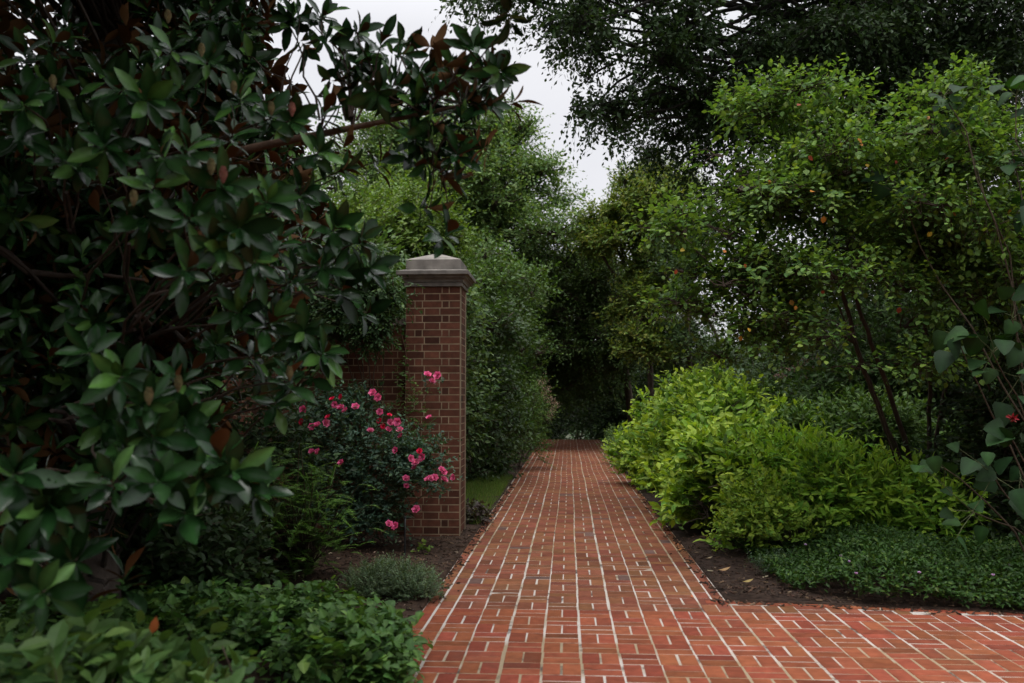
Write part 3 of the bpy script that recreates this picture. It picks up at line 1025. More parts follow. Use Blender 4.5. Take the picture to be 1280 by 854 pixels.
# ------------------------------------------------------------------ right side
ms = P(1150, 600, 8.9)
MB_ = (ms[0], ms[1], 0.0)
mtree, mcrown, g = plant('multi_stemmed_tree', 'multi-stemmed small tree with yellow-green crown and a few orange leaves, on the right', 'tree', MB_,
      clumps([(P(985, 225, 8.2), (.75, .8, .45)), (P(1070, 190, 8.4), (.85, .9, .45)), (P(910, 290, 8.0), (.65, .7, .4)), (P(865, 340, 8.0), (.36, .5, .3)), (P(920, 210, 8.3), (.35, .5, .25)), (P(1150, 240, 8.2), (.85, .85, .6)), (P(1060, 300, 7.9), (.9, .8, .55)),
       (P(980, 370, 7.9), (.75, .7, .42)), (P(1180, 330, 8.0), (.9, .8, .6)), (P(1260, 270, 8.0), (.7, .8, .7)), (P(1065, 135, 8.5), (1.0, .6, .24)), (P(885, 385, 8.0), (.4, .5, .28)), (P(950, 415, 7.9), (.5, .5, .28)), (P(1030, 425, 7.8), (.5, .5, .25)), (P(1110, 450, 7.9), (.5, .5, .25)), (P(1200, 150, 8.4), (.5, .6, .3)), (P(1130, 400, 7.8), (.7, .6, .35)), (P(1240, 400, 8.2), (.5, .6, .4))], 6, .5, 10, flat=.34, core=.45),
      5200, .34, 8, .063, [((0.080, 0.16, 0.038), 4), ((0.105, 0.195, 0.042), 3), ((0.16, 0.24, 0.05), 1.2), ((0.055, 0.115, 0.032), 2)], T_round, M_soft, 161, rmin=.45, up=.35, rnd=.5, sag=.15, tip=((.19, .27, .045), .5), hole=.34, hf=2.8, bump=.25,
      stem_r=.012, stems=0 + 1, crown='crown', lnorm=1.0, flat=.25, bark=(0.045, 0.032, 0.024), fill=.3, stem_name='sucker')
for pts, r0 in (([(1145, 610), (1120, 560), (1090, 490), (1070, 430), (1045, 340), (1010, 280), (980, 240)], .032), ([(1150, 612), (1135, 560), (1100, 460), (1075, 390), (1060, 350), (1090, 290), (1110, 230)], .028),
                ([(1160, 610), (1160, 540), (1165, 450), (1150, 380), (1180, 320), (1200, 270)], .024), ([(1150, 612), (1175, 520), (1200, 420), (1230, 350), (1260, 280)], .022), ([(1045, 340), (1030, 300), (1035, 250), (1050, 190)], .016),
                ([(1060, 350), (1100, 330), (1140, 310), (1180, 250)], .014), ([(1070, 430), (1020, 400), (960, 370), (900, 340)], .013)):
    tb = MB()
    q = np.array([P(x, y, 8.9 - (.5 if y < 500 else .0) * min(1, (600 - y) / 250) * 1.0) for x, y in pts])
    if r0 > .02:
        q[0] = (q[0][0], q[0][1], -.05)
    f = np.linspace(0, len(q) - 1, 4 * len(q))
    qq = np.stack([np.interp(f, np.arange(len(q)), q[:, k]) for k in range(3)], 1) + g.normal(size=(len(f), 3)) * .006
    tb.tube(qq, np.linspace(r0, r0 * .35, len(f)), 8, (0.050, 0.034, 0.025))
    tb.build('stem' if r0 > .02 else 'limb', M_bark, mtree, smooth=True)
# turned leaves, orange and red
tb = MB()
q = np.array([P(x, y, 7.3 + .35 * g.random()) for x, y in [(1075, 180), (1072, 173), (1186, 197), (1190, 268), (1017, 239), (1125, 384), (995, 382), (988, 375), (1030, 363), (1258, 348), (1010, 195), (1160, 145), (905, 316), (846, 337), (850, 312), (1000, 130), (930, 330), (1200, 240), (1165, 290),
                                                          (1083, 205), (1030, 270), (962, 225), (1262, 262), (1120, 200), (935, 410), (927, 420)]])
N = len(q)
sd, ax, nm = frames(g.normal(size=(N, 3)) * .5 + np.array([0, -.3, -.6]), g.normal(size=(N, 3)) * .3 + np.array([0, -1, .3]))
tb.inst(T_round[0], T_round[1], q, sd, ax, nm, g.uniform(.035, .06, N), pal_pick(g, [((.40, .16, .03), 2), ((.25, .05, .025), 2), ((.45, .30, .04), 1)], N))
tb.build('turned_leaves', M_soft, mtree)

CH = 'chartreuse shrubs along the right side of the path'
YT = ((.43, .53, .06), .9)
plant('chartreuse_shrub', 'large mounded chartreuse shrub on the right side of the path', 'shrub', (2.3, 11.6, 0),
      clumps([((2.0, 11.0, .75), (.85, 1.4, .85)), ((2.0, 12.6, .85), (.9, 1.4, .95)), ((2.55, 11.6, .80), (.8, 1.3, .75)), ((1.55, 10.4, .5), (.45, .8, .55)), ((1.5, 12.2, .6), (.4, 1.0, .6)), ((1.42, 9.7, .36), (.36, .6, .38)), ((1.75, 9.4, .45), (.45, .5, .42))], 8, 0.42, 12, core=0.9),
      3600, .30, 7, .130, GR_Y, T_lance, M_soft, 171, rmin=.6, up=.75, rnd=.35, sag=.05, tip=YT, hole=.2, hf=3.0, bump=.16, stem_r=.01, group=CH, zcut=-.8, alpha=48, lnorm=.5, twigs=True)
plant('chartreuse_shrub', 'farther chartreuse shrub, narrowing the path on its right', 'shrub', (1.6, 15.2, 0),
      clumps([((1.55, 15.2, .65), (.6, 1.5, .7)), ((2.2, 14.4, .95), (.9, 1.4, .95)), ((1.2, 16.6, .45), (.4, 1.2, .5))], 8, 0.42, 13, core=0.9),
      2000, .30, 7, .130, GR_Y, T_lance, M_soft, 172, rmin=.6, up=.7, rnd=.35, sag=.05, tip=YT, hole=.2, hf=3.0, bump=.16, stem_r=.01, group=CH, alpha=48, lnorm=.5)
plant('chartreuse_shrub', 'small yellowish shrub with bare lower twigs beside the mulch corner', 'shrub', (1.80, 8.75, 0),
      [((1.78, 8.75, .45), (.34, .36, .30)), ((1.58, 8.7, .28), (.26, .3, .26)), ((1.95, 8.45, .3), (.3, .26, .26))],
      330, .20, 8, .062, [((0.18, 0.31, 0.045), 3), ((0.23, 0.36, 0.05), 2), ((.12, .23, .03), 2)], T_mid, M_soft, 173, rmin=.5, up=.75, rnd=.35, sag=.05, tip=((.38, .44, .06), .75), hole=-2, stem_r=.005, group=CH, alpha=50, lnorm=.5, twr=.0018)
plant('chartreuse_shrub', 'green-leaved front shrub right of the small yellowish one, above the ground cover', 'shrub', (2.75, 8.9, 0),
      [((2.55, 8.9, .5), (.6, .5, .42)), ((3.05, 8.7, .42), (.55, .45, .36)), ((2.25, 9.4, .6), (.5, .5, .45))],
      1300, .32, 8, .115, [((0.15, 0.31, 0.04), 3), ((0.19, 0.37, 0.045), 3), ((.10, .22, .03), 2)], T_narrow, M_soft, 174, rmin=.55, up=.65, rnd=.4, sag=.15, tip=((.40, .52, .05), .75), hole=-2, stem_r=.007, group=CH, alpha=50, lnorm=.55)
plant('green_shrub', 'darker green shrub between the chartreuse shrub and the leaning stems', 'shrub', (3.2, 10.6, 0),
      clumps([((3.1, 10.5, .8), (.75, .7, .6)), ((3.7, 10.8, .7), (.6, .7, .6))], 8, .42, 14, core=.9),
      1500, .30, 8, .09, GR_M, T_lance, M_leaf, 177, rmin=.6, up=.6, rnd=.4, sag=.1, hole=-.05, stem_r=.009, alpha=50)
plant('low_shrub', 'low dark green shrub at the foot of the chartreuse shrub, on the path edge', 'shrub', (1.35, 18.8, 0),
      [((1.15, 18.8, .4), (.35, 1.3, .45)), ((1.1, 21.5, .45), (.3, 1.6, .5))], 500, .28, 8, .07, GR_M, T_small, M_leaf, 175, rmin=.5, stem_r=.01, hole=-.1)
jp, fo, g = plant('meadow_plant', 'tall plant with dusty pink flower heads behind the chartreuse shrub', 'flowering plant', (3.2, 13.6, 0),
                  [((3.1, 13.4, 1.3), (.5, .5, .4)), ((3.6, 13.4, 1.2), (.45, .5, .4))], 160, .4, 8, .13, GR_M, T_narrow, M_leaf, 176, up=1.2, stems=8, stem_r=.008, rmin=.3, hole=-.4)
for i, (px, py) in enumerate([(1003, 452), (1024, 449), (985, 463), (997, 460), (1012, 462), (1007, 472), (1020, 480), (975, 470)]):
    pb = MB()
    c = P(px, py, 13.2)
    q = c + g.normal(size=(90, 3)) * np.array([.055, .05, .022])
    sd, ax, nm = frames(g.normal(size=(90, 3)) + np.array([0, 0, 1.0]), g.normal(size=(90, 3)))
    pb.inst(T_round[0], T_round[1], q, sd, ax, nm, g.uniform(.012, .026, 90), pal_pick(g, [((.34, .18, .17), 2), ((.26, .16, .13), 1)], 90))
    limb(pb, g, c - np.array([0, 0, .5]), c, .004, .003, 4, .1, 0, 4, (0.07, .08, .03))
    pb.build('flower_head', M_petal, jp)

# big-leaved shrub on the right edge
c = P(1300, 470, 8.3)
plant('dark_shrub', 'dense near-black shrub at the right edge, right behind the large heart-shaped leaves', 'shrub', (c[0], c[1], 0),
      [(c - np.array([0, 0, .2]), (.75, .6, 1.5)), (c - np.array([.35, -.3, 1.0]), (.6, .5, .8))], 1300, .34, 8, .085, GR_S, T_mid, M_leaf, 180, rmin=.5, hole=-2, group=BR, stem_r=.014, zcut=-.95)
bl = thing('big_leaf_shrub', 'shrub with very large heart-shaped leaves and one red flower at the right edge', 'shrub', P(1330, 640, 6.9) * np.array([1, 1, 0]))
lb, tw = MB(), MB()
g = rg(181)
bb = P(1330, 640, 6.9)
bb[2] = 0


def big_leaves(px, py, d, n, sp, size):
    c = P(px, py, d)
    limb(tw, g, bb + g.normal(size=3) * .08 * np.array([1, 1, 0]), c, .011, .004, 9, .12, .08, 6, (.06, .045, .03))
    q = c + g.normal(size=(n, 3)) * sp
    d_ = g.normal(size=(n, 3)) * .55 + np.array([-.25, -.35, -.35])
    sd, ax, nm = frames(d_, g.normal(size=(n, 3)) * .35 + np.array([-.15, -.55, .75]))
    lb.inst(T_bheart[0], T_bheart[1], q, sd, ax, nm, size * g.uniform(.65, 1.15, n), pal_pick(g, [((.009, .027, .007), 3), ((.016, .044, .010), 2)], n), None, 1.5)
    for v in q:
        limb(tw, g, c, v, .003, .002, 4, .1, 0, 4, (.06, .07, .03))


for px, py, d, n, sp, s_ in [(1195, 420, 6.9, 6, .10, .17), (1240, 440, 6.8, 8, .13, .18), (1275, 470, 6.8, 8, .14, .18), (1265, 400, 6.9, 7, .13, .17), (1255, 535, 6.4, 3, .04, .19), (1180, 585, 6.9, 6, .10, .15), (1240, 592, 6.8, 6, .14, .16), (1275, 600, 6.7, 6, .15, .17),
                             (1112, 222, 7.6, 4, .06, .17), (1180, 120, 7.4, 6, .07, .13), (1200, 160, 7.4, 5, .08, .15), (1270, 120, 7.0, 7, .10, .17), (1265, 190, 7.0, 7, .09, .17), (1285, 250, 7.0, 8, .14, .17), (1215, 640, 6.7, 7, .12, .14)]:
    big_leaves(px, py, d, n, sp, s_)
tw.build('branches', M_bark, bl)
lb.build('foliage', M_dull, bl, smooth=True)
pb = MB()
c = P(1266, 523, 6.4)
N = 26
sd, ax, nm = frames(nrm(g.normal(size=(N, 3)) + np.array([0, -.4, .5])), g.normal(size=(N, 3)))
pb.inst(T_narrow[0], T_narrow[1], np.tile(c, (N, 1)), sd, ax, nm, g.uniform(.03, .05, N), pal_pick(g, [((.25, .012, .02), 1)], N))
pb.build('flower', M_petal, bl)

# flowering ground cover, right bed front
g = rg(191)
gc = MB()
N = 11000
x = g.uniform(1.6, 5.4, N)
u = g.random(N) ** 1.25
yb = bed_edge_y(x) - .01
y = yb + u * (2.3 + .2 * x)
edge = np.clip((y - yb) / .22, 0, 1)
corner = (np.hypot((x - 1.1) / 1.0, (y - 6.4) / .8) > 1.0) & ~((x < 1.95) & (y < bed_edge_y(x) + .26 - .25 * (x - 1.7)))
hgt = (.12 + .17 * edge) * (1 + .38 * sn(np.stack([x, y, 0 * x], -1), 3.5, 12)) * np.clip((x - 1.5) / .7, .35, 1)
q = np.stack([x, y, np.maximum(.02, hgt * g.uniform(.35, 1, N) ** .5)], 1)[corner]
o_ = nrm(np.stack([g.normal(size=len(q)) * .5, g.normal(size=len(q)) * .5 - .35 * (1 - edge[corner]), np.ones(len(q))], 1))
sprays(gc, g, q, o_, .11, 5, .046, [((.024, .060, .012), 3), ((.034, .078, .015), 3), ((.075, .13, .024), .8)], T_mid, .4, .5, .1, 60)
gco = tag(gc.build('ground_cover', M_leaf), 'low dense ground cover of small leaves with tiny lilac flowers, right front bed', 'ground cover', kind='stuff')
for i, (px, py) in enumerate([(1007, 682), (1051, 696), (1061, 703), (1048, 680), (1125, 660), (1136, 675), (1108, 696), (1149, 717), (1171, 706), (1264, 684), (1262, 708), (1241, 720), (950, 668), (1268, 682), (1070, 718)]):
    fb = MB()
    c = G(px, py, .25)
    N = 9
    a = np.arange(N) * 2 * math.pi / N
    d_ = np.stack([np.cos(a), np.sin(a) * .6 - .2, np.full(N, .6)], 1)
    sd, ax, nm = frames(d_, np.tile(np.array([0, -.4, .8]), (N, 1)))
    fb.inst(T_petal[0], T_petal[1], np.tile(c, (N, 1)), sd, ax, nm, np.full(N, .017), pal_pick(g, [((.50, .33, .52), 1)], N))
    limb(fb, g, c - np.array([0, 0, .15]), c, .0015, .001, 3, .1, 0, 3, (.05, .08, .02))
    fb.build('flower', M_petal, gco)
plant('grey_green_subshrub', 'small grey-green sub-shrub lying on the mulch by the corner of the court', 'shrub', G(960, 722),
      [(G(945, 722) + np.array([0, 0, .06]), (.22, .16, .10)), (G(985, 715) + np.array([0, 0, .07]), (.25, .18, .10)), (G(1010, 700) + np.array([0, 0, .09]), (.25, .2, .12))], 420, .09, 9, .024, [((.06, .10, .055), 2), ((.08, .12, .065), 1)], T_narrow, M_leaf, 192, rmin=.3, stem_r=.003, hole=-.3, up=.8, twr=.001)

# ------------------------------------------------------------------ left side
rose = thing('rose_bush', 'rose bush with many bright pink blooms in front of the pillar and wall', 'rose bush', (-2.35, 8.95, 0))
g = rg(201)
lb, tw = MB(), MB()
lob = [((-2.3, 9.0, .95), (.55, .45, .55)), ((-1.9, 8.9, .75), (.45, .4, .5)), ((-2.65, 9.1, 1.0), (.5, .4, .45)), ((-1.5, 8.95, .85), (.32, .3, .35)), ((-2.25, 9.1, 1.35), (.45, .35, .25)), ((-1.95, 8.85, .35), (.4, .3, .3)), ((-2.4, 8.95, .45), (.5, .35, .4))]
RP = [((.036, .075, .048), 3), ((.052, .10, .062), 3), ((.09, .15, .08), 1)]
for i, (c, r) in enumerate(lob):
    pos, out_, rf = shell(g, c, r, 300, .3, 900 + i, .25, -.8)
    pos, out_ = pos[pos[:, 2] > .08], out_[pos[:, 2] > .08]
    sprays(lb, g, pos, out_, .2, 7, .060, RP, T_mid, .4, .5, .15, 60, None, (tw, .002, (.07, .09, .04)))
ROSE = [(122, 222), (116, 268), (152, 285), (173, 283), (203, 272), (230, 182), (265, 172), (262, 215), (280, 225), (240, 202), (215, 250), (318, 212), (385, 158), (405, 175), (410, 230), (447, 243), (412, 265), (425, 285), (443, 298), (477, 268),
        (488, 300), (492, 322), (375, 303), (150, 382), (175, 385), (265, 425), (472, 375), (527, 407), (550, 425), (545, 443), (575, 402), (563, 380), (510, 485), (512, 512), (605, 485), (595, 490), (620, 480), (645, 450), (655, 460), (692, 478),
        (655, 490), (550, 603), (445, 658), (472, 665), (592, 90), (632, 92), (610, 115), (600, 252), (450, 270)]
fdat = []
for kind in range(3):
    fb = MB()
    pts = 0
    for ring, (n_, tilt, s_) in enumerate(((6, .25, .042), (6, .65, .036), (5, 1.2, .028), (4, 2.4, .02))):
        a = np.arange(n_) * 2 * math.pi / n_ + ring * .5 + g.normal(0, .12, n_)
        d_ = np.stack([np.cos(a), np.sin(a), np.full(n_, tilt)], 1)
        sd, ax, nm = frames(d_, np.stack([-np.cos(a) * tilt, -np.sin(a) * tilt, np.ones(n_)], 1))
        pal = [[((.90, .13, .32), 2), ((.92, .24, .45), 1)], [((.75, .02, .09), 1)], [((.78, .22, .36), 2), ((.70, .1, .25), 1)]][kind]
        fb.inst(T_petal[0], T_petal[1], np.zeros((n_, 3)), sd, ax, nm, np.full(n_, s_ * (1, .8, 1)[kind]), pal_pick(g, pal, n_))
    a = np.arange(5) * 1.2566
    d_ = np.stack([np.cos(a), np.sin(a), np.full(5, -.3)], 1)
    sd, ax, nm = frames(d_, np.tile([0, 0, 1.0], (5, 1)))
    fb.inst(T_narrow[0], T_narrow[1], np.zeros((5, 3)), sd, ax, nm, np.full(5, .022), np.tile(np.array([.05, .09, .03]), (5, 1)))
    o = fb.build('flower', M_petal, smooth=True)
    o.parent = rose
    fdat.append(o)
for i, (zx, zy) in enumerate(ROSE):
    px, py = 340 + zx / 3.05, 440 + zy / 3.05
    d = 8.45 if px < 500 else 8.55
    c = P(px, py, d)
    kind = 1 if (zx, zy) in ((230, 182), (116, 268), (215, 250), (412, 265), (425, 285), (563, 380), (265, 172), (447, 243)) else (2 if i % 6 == 4 else 0)
    o = fdat[kind] if not fdat[kind].get('used') else fdat[kind].copy()
    if o is not fdat[kind]:
        link(o, rose)
    fdat[kind]['used'] = 1
    o.location = Vector(c) - rose.location
    o.rotation_euler = (R(g.uniform(25, 85)), R(g.uniform(-30, 30)), R(g.uniform(-40, 40)))
    sc = g.uniform(.85, 1.2)
    o.scale = (sc, sc, sc)
    limb(tw, g, (-2.3 + .35 * (c[0] + 2.3), 9.0, max(.3, c[2] - .6)), c - np.array([0, 0, .008]), .004, .002, 6, .18, .03, 5, (.07, .09, .04))
    N = 6
    sprays(lb, g, c + g.normal(size=(2, 3)) * np.array([.03, .02, .03]) - np.array([0, -.02, .07]), nrm(g.normal(size=(2, 3)) + [0, -.5, .4]), .14, 6, .045, RP, T_mid, .4, .5, .1, 60)
for o in list(rose.children):
    if 'used' in o:
        del o['used']
sb = MB()
for i in range(9):
    limb(sb, g, (-2.25 + g.normal(0, .08), 8.98 + g.normal(0, .06), -.05), np.array(lob[i % 5][0]) + g.normal(size=3) * .15, .009, .004, 8, .14, 0, 6, (.06, .055, .03))
sb.build('stem', M_bark, rose, smooth=True)
tw.build('branches', M_bark, rose)
lb.build('foliage', M_leaf, rose)

vine, fo, g = plant('climbing_vine', 'climbing vine spilling over the wall against the left side of the pillar', 'vine', (-2.15, 9.72, 0),
      [(P(470, 370, 9.45), (.35, .25, .25)), (P(430, 390, 9.5), (.35, .22, .25)), (P(470, 400, 9.4), (.18, .15, .16)), (P(455, 345, 9.6), (.15, .15, .25)), (P(455, 330, 9.8), (.4, .3, .25)), (P(392, 370, 9.7), (.4, .3, .4)), (P(440, 410, 9.45), (.4, .18, .2)), (P(465, 385, 9.4), (.2, .15, .25)), (P(380, 430, 9.5), (.35, .2, .35)), (P(468, 402, 9.4), (.16, .12, .2)), (P(460, 425, 9.4), (.22, .12, .14)), (P(440, 395, 9.4), (.3, .14, .22)), (P(472, 378, 9.45), (.1, .1, .25)), (P(445, 350, 9.4), (.25, .2, .3))],
      1500, .20, 8, .060, GR_V, T_mid, M_leaf, 211, rmin=.3, up=-.1, sag=.4, stems=6, stem_r=.009, hole=-2)
lb, tb = MB(), MB()
q = np.array([P(x, y, 9.5) for x, y in [(490, 345), (497, 400), (505, 430), (512, 470), (516, 500), (508, 530), (500, 560)]])
tb.tube(q, np.linspace(.006, .003, 7), 5, (.09, .05, .03))
tb.build('tendril', M_bark, vine)
pp = np.concatenate([q[[2, 3, 3, 4, 4, 4, 5, 5, 5, 6, 6, 6]] + g.normal(size=(12, 3)) * .075 for _ in range(6)])
pp[:, 1] = np.minimum(pp[:, 1], 9.62)
sprays(lb, g, pp, nrm(g.normal(size=pp.shape) + [0, -.8, .2]), .16, 6, .05, GR_M, T_mid, .2, .5, .2, 60)
lb.build('foliage', M_leaf, vine)

# feathery evergreen
ye = thing('feathery_evergreen', 'feathery bright green evergreen shrub in front of the rose bush', 'shrub', G(375, 715))
g = rg(221)
lb, tb = MB(), MB()
b0 = G(375, 715)
NF = 400
for i in range(NF):
    tgt = P(g.uniform(265, 425), 0, 7.2) if 0 else P(350 + g.normal() * 48, 645 + g.normal() * 36, 7.3 + g.normal() * .22)
    tgt[2] = max(tgt[2], .12)
    d_ = nrm(np.array([g.normal() * .5 + (tgt[0] - b0[0]) * 1.2, -.45 + g.normal() * .4, .28 + g.normal() * .22]))
    Lf = g.uniform(.16, .30)
    f = np.linspace(0, 1, 6)
    pts = tgt + d_ * (f[:, None] - .4) * Lf
    pts[:, 2] -= .06 * f ** 2
    tb.tube(pts, np.linspace(.003, .001, 6), 3, (.06, .06, .03))
    n_ = 26
    ff = np.linspace(.08, 1, n_)
    base = np.stack([np.interp(ff, f, pts[:, k]) for k in range(3)], 1)
    s = nrm(np.cross(d_, np.array([0, 0, 1.0])))
    for sg in (-1, 1):
        dd = d_ * .45 + s * sg + g.normal(size=(n_, 3)) * .1
        sd, ax, nm = frames(dd, np.tile(np.array([0, 0, 1.0]), (n_, 1)) + g.normal(size=(n_, 3)) * .15)
        y_ = np.clip(ff, 0, 1)[:, None]
        col = np.array([.05, .12, .018]) * (1 - y_) + np.array([.13, .27, .03]) * y_
        lb.inst(T_needle[0], T_needle[1], base, sd, ax, nm, Lf * .24 * (1.05 - .75 * ff) * g.uniform(.8, 1.1, n_), col * g.uniform(.8, 1.2, (n_, 1)), np.full(n_, 2.9))
    limb(tb, g, b0 + np.array([g.normal() * .05, g.normal() * .05, -.03]), pts[0], .007, .003, 6, .1, .05, 4, (.06, .045, .03)) if i % 3 == 0 else None
tb.build('branches', M_bark, ye)
lb.build('foliage', M_leaf, ye)

c0 = G(498, 752)
plant('grey_green_mound', 'low grey-green needle-leaved mound at the left edge of the path', 'shrub', c0,
      [(c0 + np.array([-.06, .12, .10]), (.27, .26, .17)), (c0 + np.array([.12, .05, .08]), (.20, .2, .14)), (c0 + np.array([-.25, .2, .09]), (.22, .2, .14))], 900, .11, 12, .026,
      [((.075, .12, .06), 2), ((.10, .15, .075), 2), ((.13, .18, .09), 1)], T_narrow, M_leaf, 231, rmin=.4, stem_r=.003, hole=-.5, up=.9, rnd=.4, bump=.12, twr=.001)

DU = 'dark shrubs in the shade under the magnolia'
for i, (c, r) in enumerate([((-3.2, 8.3, .9), (1.0, .5, 1.0)), ((-3.3, 7.0, .55), (.9, .6, .6)), ((-4.3, 6.6, 1.0), (.9, .8, 1.1)), ((-2.75, 6.2, .35), (.6, .5, .4))]):
    plant('shade_shrub', ['dark shrub in deep shade against the wall, left of the rose bush', 'low dark shrub in black shade behind the magnolia trunk', 'dark shrub in shade at the far left behind the magnolia trunk', 'lowest dark shrub in the shade between magnolia and heart-leaved mounds'][i],
          'shrub', (c[0], c[1], 0), [(c, r)], 700, .32, 8, .085, GR_S, T_mid, M_leaf, 260 + i, rmin=.5, hole=-2, group=DU, stem_r=.012, zcut=-.95)
GP = 'broad-leaved ground plants in the left front bed'
LG = [((.034, .085, .020), 3), ((.048, .11, .024), 3), ((.10, .18, .036), .7)]
for i, (px, py, zz, r, n, lab) in enumerate([
        (440, 850, .08, (.36, .55, .20), 420, 'mound of bright heart-shaped leaves spilling onto the left path edge'),
        (365, 805, .08, (.50, .60, .20), 400, 'middle mound of heart-shaped leaves, left of the path-edge mound'),
        (430, 785, .06, (.36, .5, .17), 320, 'mound of heart-shaped leaves touching the grey-green mound'),
        (250, 800, .08, (.60, .60, .22), 340, 'shaded mound of heart-shaped leaves below the magnolia'),
        (90, 810, .08, (.70, .60, .24), 260, 'darkest mound of heart-shaped leaves at the lower left')]):
    c = G(px, py)
    plant('leafy_ground_plant', lab, 'ground plant', c, [(c + np.array([0, 0, zz]), r)], n, .15, 5, .068, LG, T_heart, M_leaf, 240 + i, rmin=.55, up=.7, rnd=.5, sag=.2, stem_r=.004, hole=-.6, group=GP, alpha=65, lnorm=.9, flat=.3, zcut=-.2, twr=.0015,
          tip=((.16, .25, .05), .25))
NP = 'blurred leafy plants closest to the camera'
for i, (px, py, d, r, n, lab) in enumerate([(290, 860, 3.3, (.26, .25, .17), 55, 'blurred broad-leaved plant closest to the camera, with a pale shoot and a brown leaf'), (60, 880, 3.0, (.36, .3, .2), 75, 'blurred broad-leaved plant in the bottom left corner'),
                                            (180, 885, 3.2, (.30, .3, .18), 55, 'blurred broad-leaved plant between the corner and the pale shoot')]):
    c = P(px, py, d)
    plant('broad_leaf_plant', lab, 'plant', (c[0], c[1], 0), [(c, r)], n, .22, 7, .12, [((.036, .088, .022), 3), ((.05, .11, .028), 2), ((.09, .16, .04), .6)], T_mid, M_leaf, 250 + i, rmin=.4, up=.9, rnd=.45, sag=.15, stem_r=.006, hole=-.6, group=NP, alpha=60, zcut=-.5,
          tip=((.20, .28, .07), .3), stems=7)
tb = MB()
c = P(190, 792, 3.1)
sd, ax, nm = frames(np.array([[.3, -.2, .9]]), np.array([[.5, -1, .2]]))
tb.inst(T_mid[0], T_mid[1], c[None], sd, ax, nm, np.array([.06]), np.array([[.30, .09, .03]]))
tb.build('dead_leaf', M_leaf, bpy.data.objects['broad_leaf_plant'])

# magnolia
mg = thing('magnolia_tree', 'magnolia with large glossy dark leaves and rust-brown undersides, filling the left', 'tree', (-2.9, 5.6, 0))
g = rg(301)
lb, tw = MB(), MB()
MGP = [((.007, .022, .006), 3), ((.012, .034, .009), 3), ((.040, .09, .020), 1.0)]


def rosette(c, axis, n, size, young=0.0):
    """a whorl of leaves round a shoot tip"""
    axis = nrm(np.asarray(axis, float))
    s = nrm(np.cross(axis, np.array([.3, .2, .93])))
    b_ = np.cross(axis, s)
    i = np.arange(n)
    a = i * 2.39996 + g.uniform(0, 6.28) + g.normal(0, .2, n)
    f = (i + .5) / n
    th = np.radians(14 + 88 * f) + g.normal(0, .14, n)
    rad = np.cos(a)[:, None] * s + np.sin(a)[:, None] * b_
    d_ = axis * np.cos(th)[:, None] + rad * np.sin(th)[:, None] + np.array([0, 0, -.16]) * f[:, None]
    n_ = axis * np.sin(th)[:, None] - rad * np.cos(th)[:, None] + g.normal(size=(n, 3)) * .12
    sd, ax, nm = frames(d_, n_)
    base = np.asarray(c) - axis * (f * .07)[:, None]
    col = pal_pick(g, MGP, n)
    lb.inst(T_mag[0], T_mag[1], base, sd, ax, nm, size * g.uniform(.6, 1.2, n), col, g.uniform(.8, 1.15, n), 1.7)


TRK = np.array([-2.9, 5.6, 0.0])
spine = [np.array([-2.9, 5.6, z]) for z in (.4, 1.0, 1.6, 2.3, 3.0, 3.8)]
EXP = [(66, 104, 4.2), (30, 128, 4.0), (20, 165, 4.1), (150, 110, 4.0), (185, 125, 3.9), (200, 190, 3.7), (130, 180, 3.9), (235, 185, 3.9), (279, 232, 3.6), (240, 270, 3.6), (300, 285, 3.5), (335, 250, 3.8), (275, 310, 3.5), (235, 335, 3.5), (320, 325, 3.7), (195, 230, 3.7), (180, 270, 3.8),
       (365, 150, 4.3), (339, 145, 4.3), (300, 120, 4.4), (292, 165, 4.2), (400, 190, 4.4), (430, 212, 4.5), (380, 240, 4.4), (420, 285, 4.3), (450, 300, 4.4), (462, 335, 4.5), (400, 330, 4.3), (430, 360, 4.5), (370, 350, 4.3), (350, 300, 4.2), (260, 75, 4.5), (215, 60, 4.5),
       (340, 400, 4.3), (380, 415, 4.3), (405, 440, 4.3), (362, 472, 4.2), (320, 440, 4.4), (345, 500, 4.4), (300, 390, 4.3), (110, 440, 3.7), (150, 470, 3.5), (186, 505, 3.4), (195, 545, 3.4), (130, 525, 3.6), (230, 520, 3.6), (225, 475, 3.7), (160, 560, 3.5),
       (90, 610, 3.2), (140, 600, 3.2), (200, 600, 3.2), (255, 600, 3.3), (295, 590, 3.4), (320, 610, 3.5), (275, 570, 3.4), (60, 630, 3.1), (230, 640, 3.3), (15, 695, 2.9), (50, 740, 2.9), (20, 590, 3.0), (90, 700, 3.3),
       (405, 18, 5.2), (385, 60, 5.1), (360, 30, 5.2), (450, 40, 4.9), (478, 52, 4.8), (505, 68, 4.7), (440, 85, 4.9), (465, 105, 4.8), (500, 105, 4.7), (485, 130, 4.7), (528, 95, 4.7), (545, 118, 4.6), (520, 130, 4.6), (592, 58, 4.5), (612, 78, 4.5), (605, 100, 4.5), (628, 88, 4.4), (590, 125, 4.5),
       (578, 150, 4.5), (548, 158, 4.5), (572, 190, 4.5), (545, 205, 4.6), (520, 172, 4.6), (558, 222, 4.6), (595, 180, 4.5), (420, 110, 4.8), (405, 140, 4.7), (430, 60, 5.0), (455, 75, 4.9), (610, 130, 4.5)]
main = np.array([P(x, y, d) for x, y, d in [(120, 260, 5.2), (250, 200, 5.0), (340, 180, 4.9), (400, 168, 4.8), (440, 160, 4.75), (480, 152, 4.7), (530, 142, 4.6), (580, 131, 4.55)]])
br_ = MB()
br_.tube(np.concatenate([[spine[3]], main]), [.035, .03, .026, .022, .019, .016, .013, .011, .008], 8, (.085, .05, .032))
br_.build('limb', M_bark, mg, smooth=True)
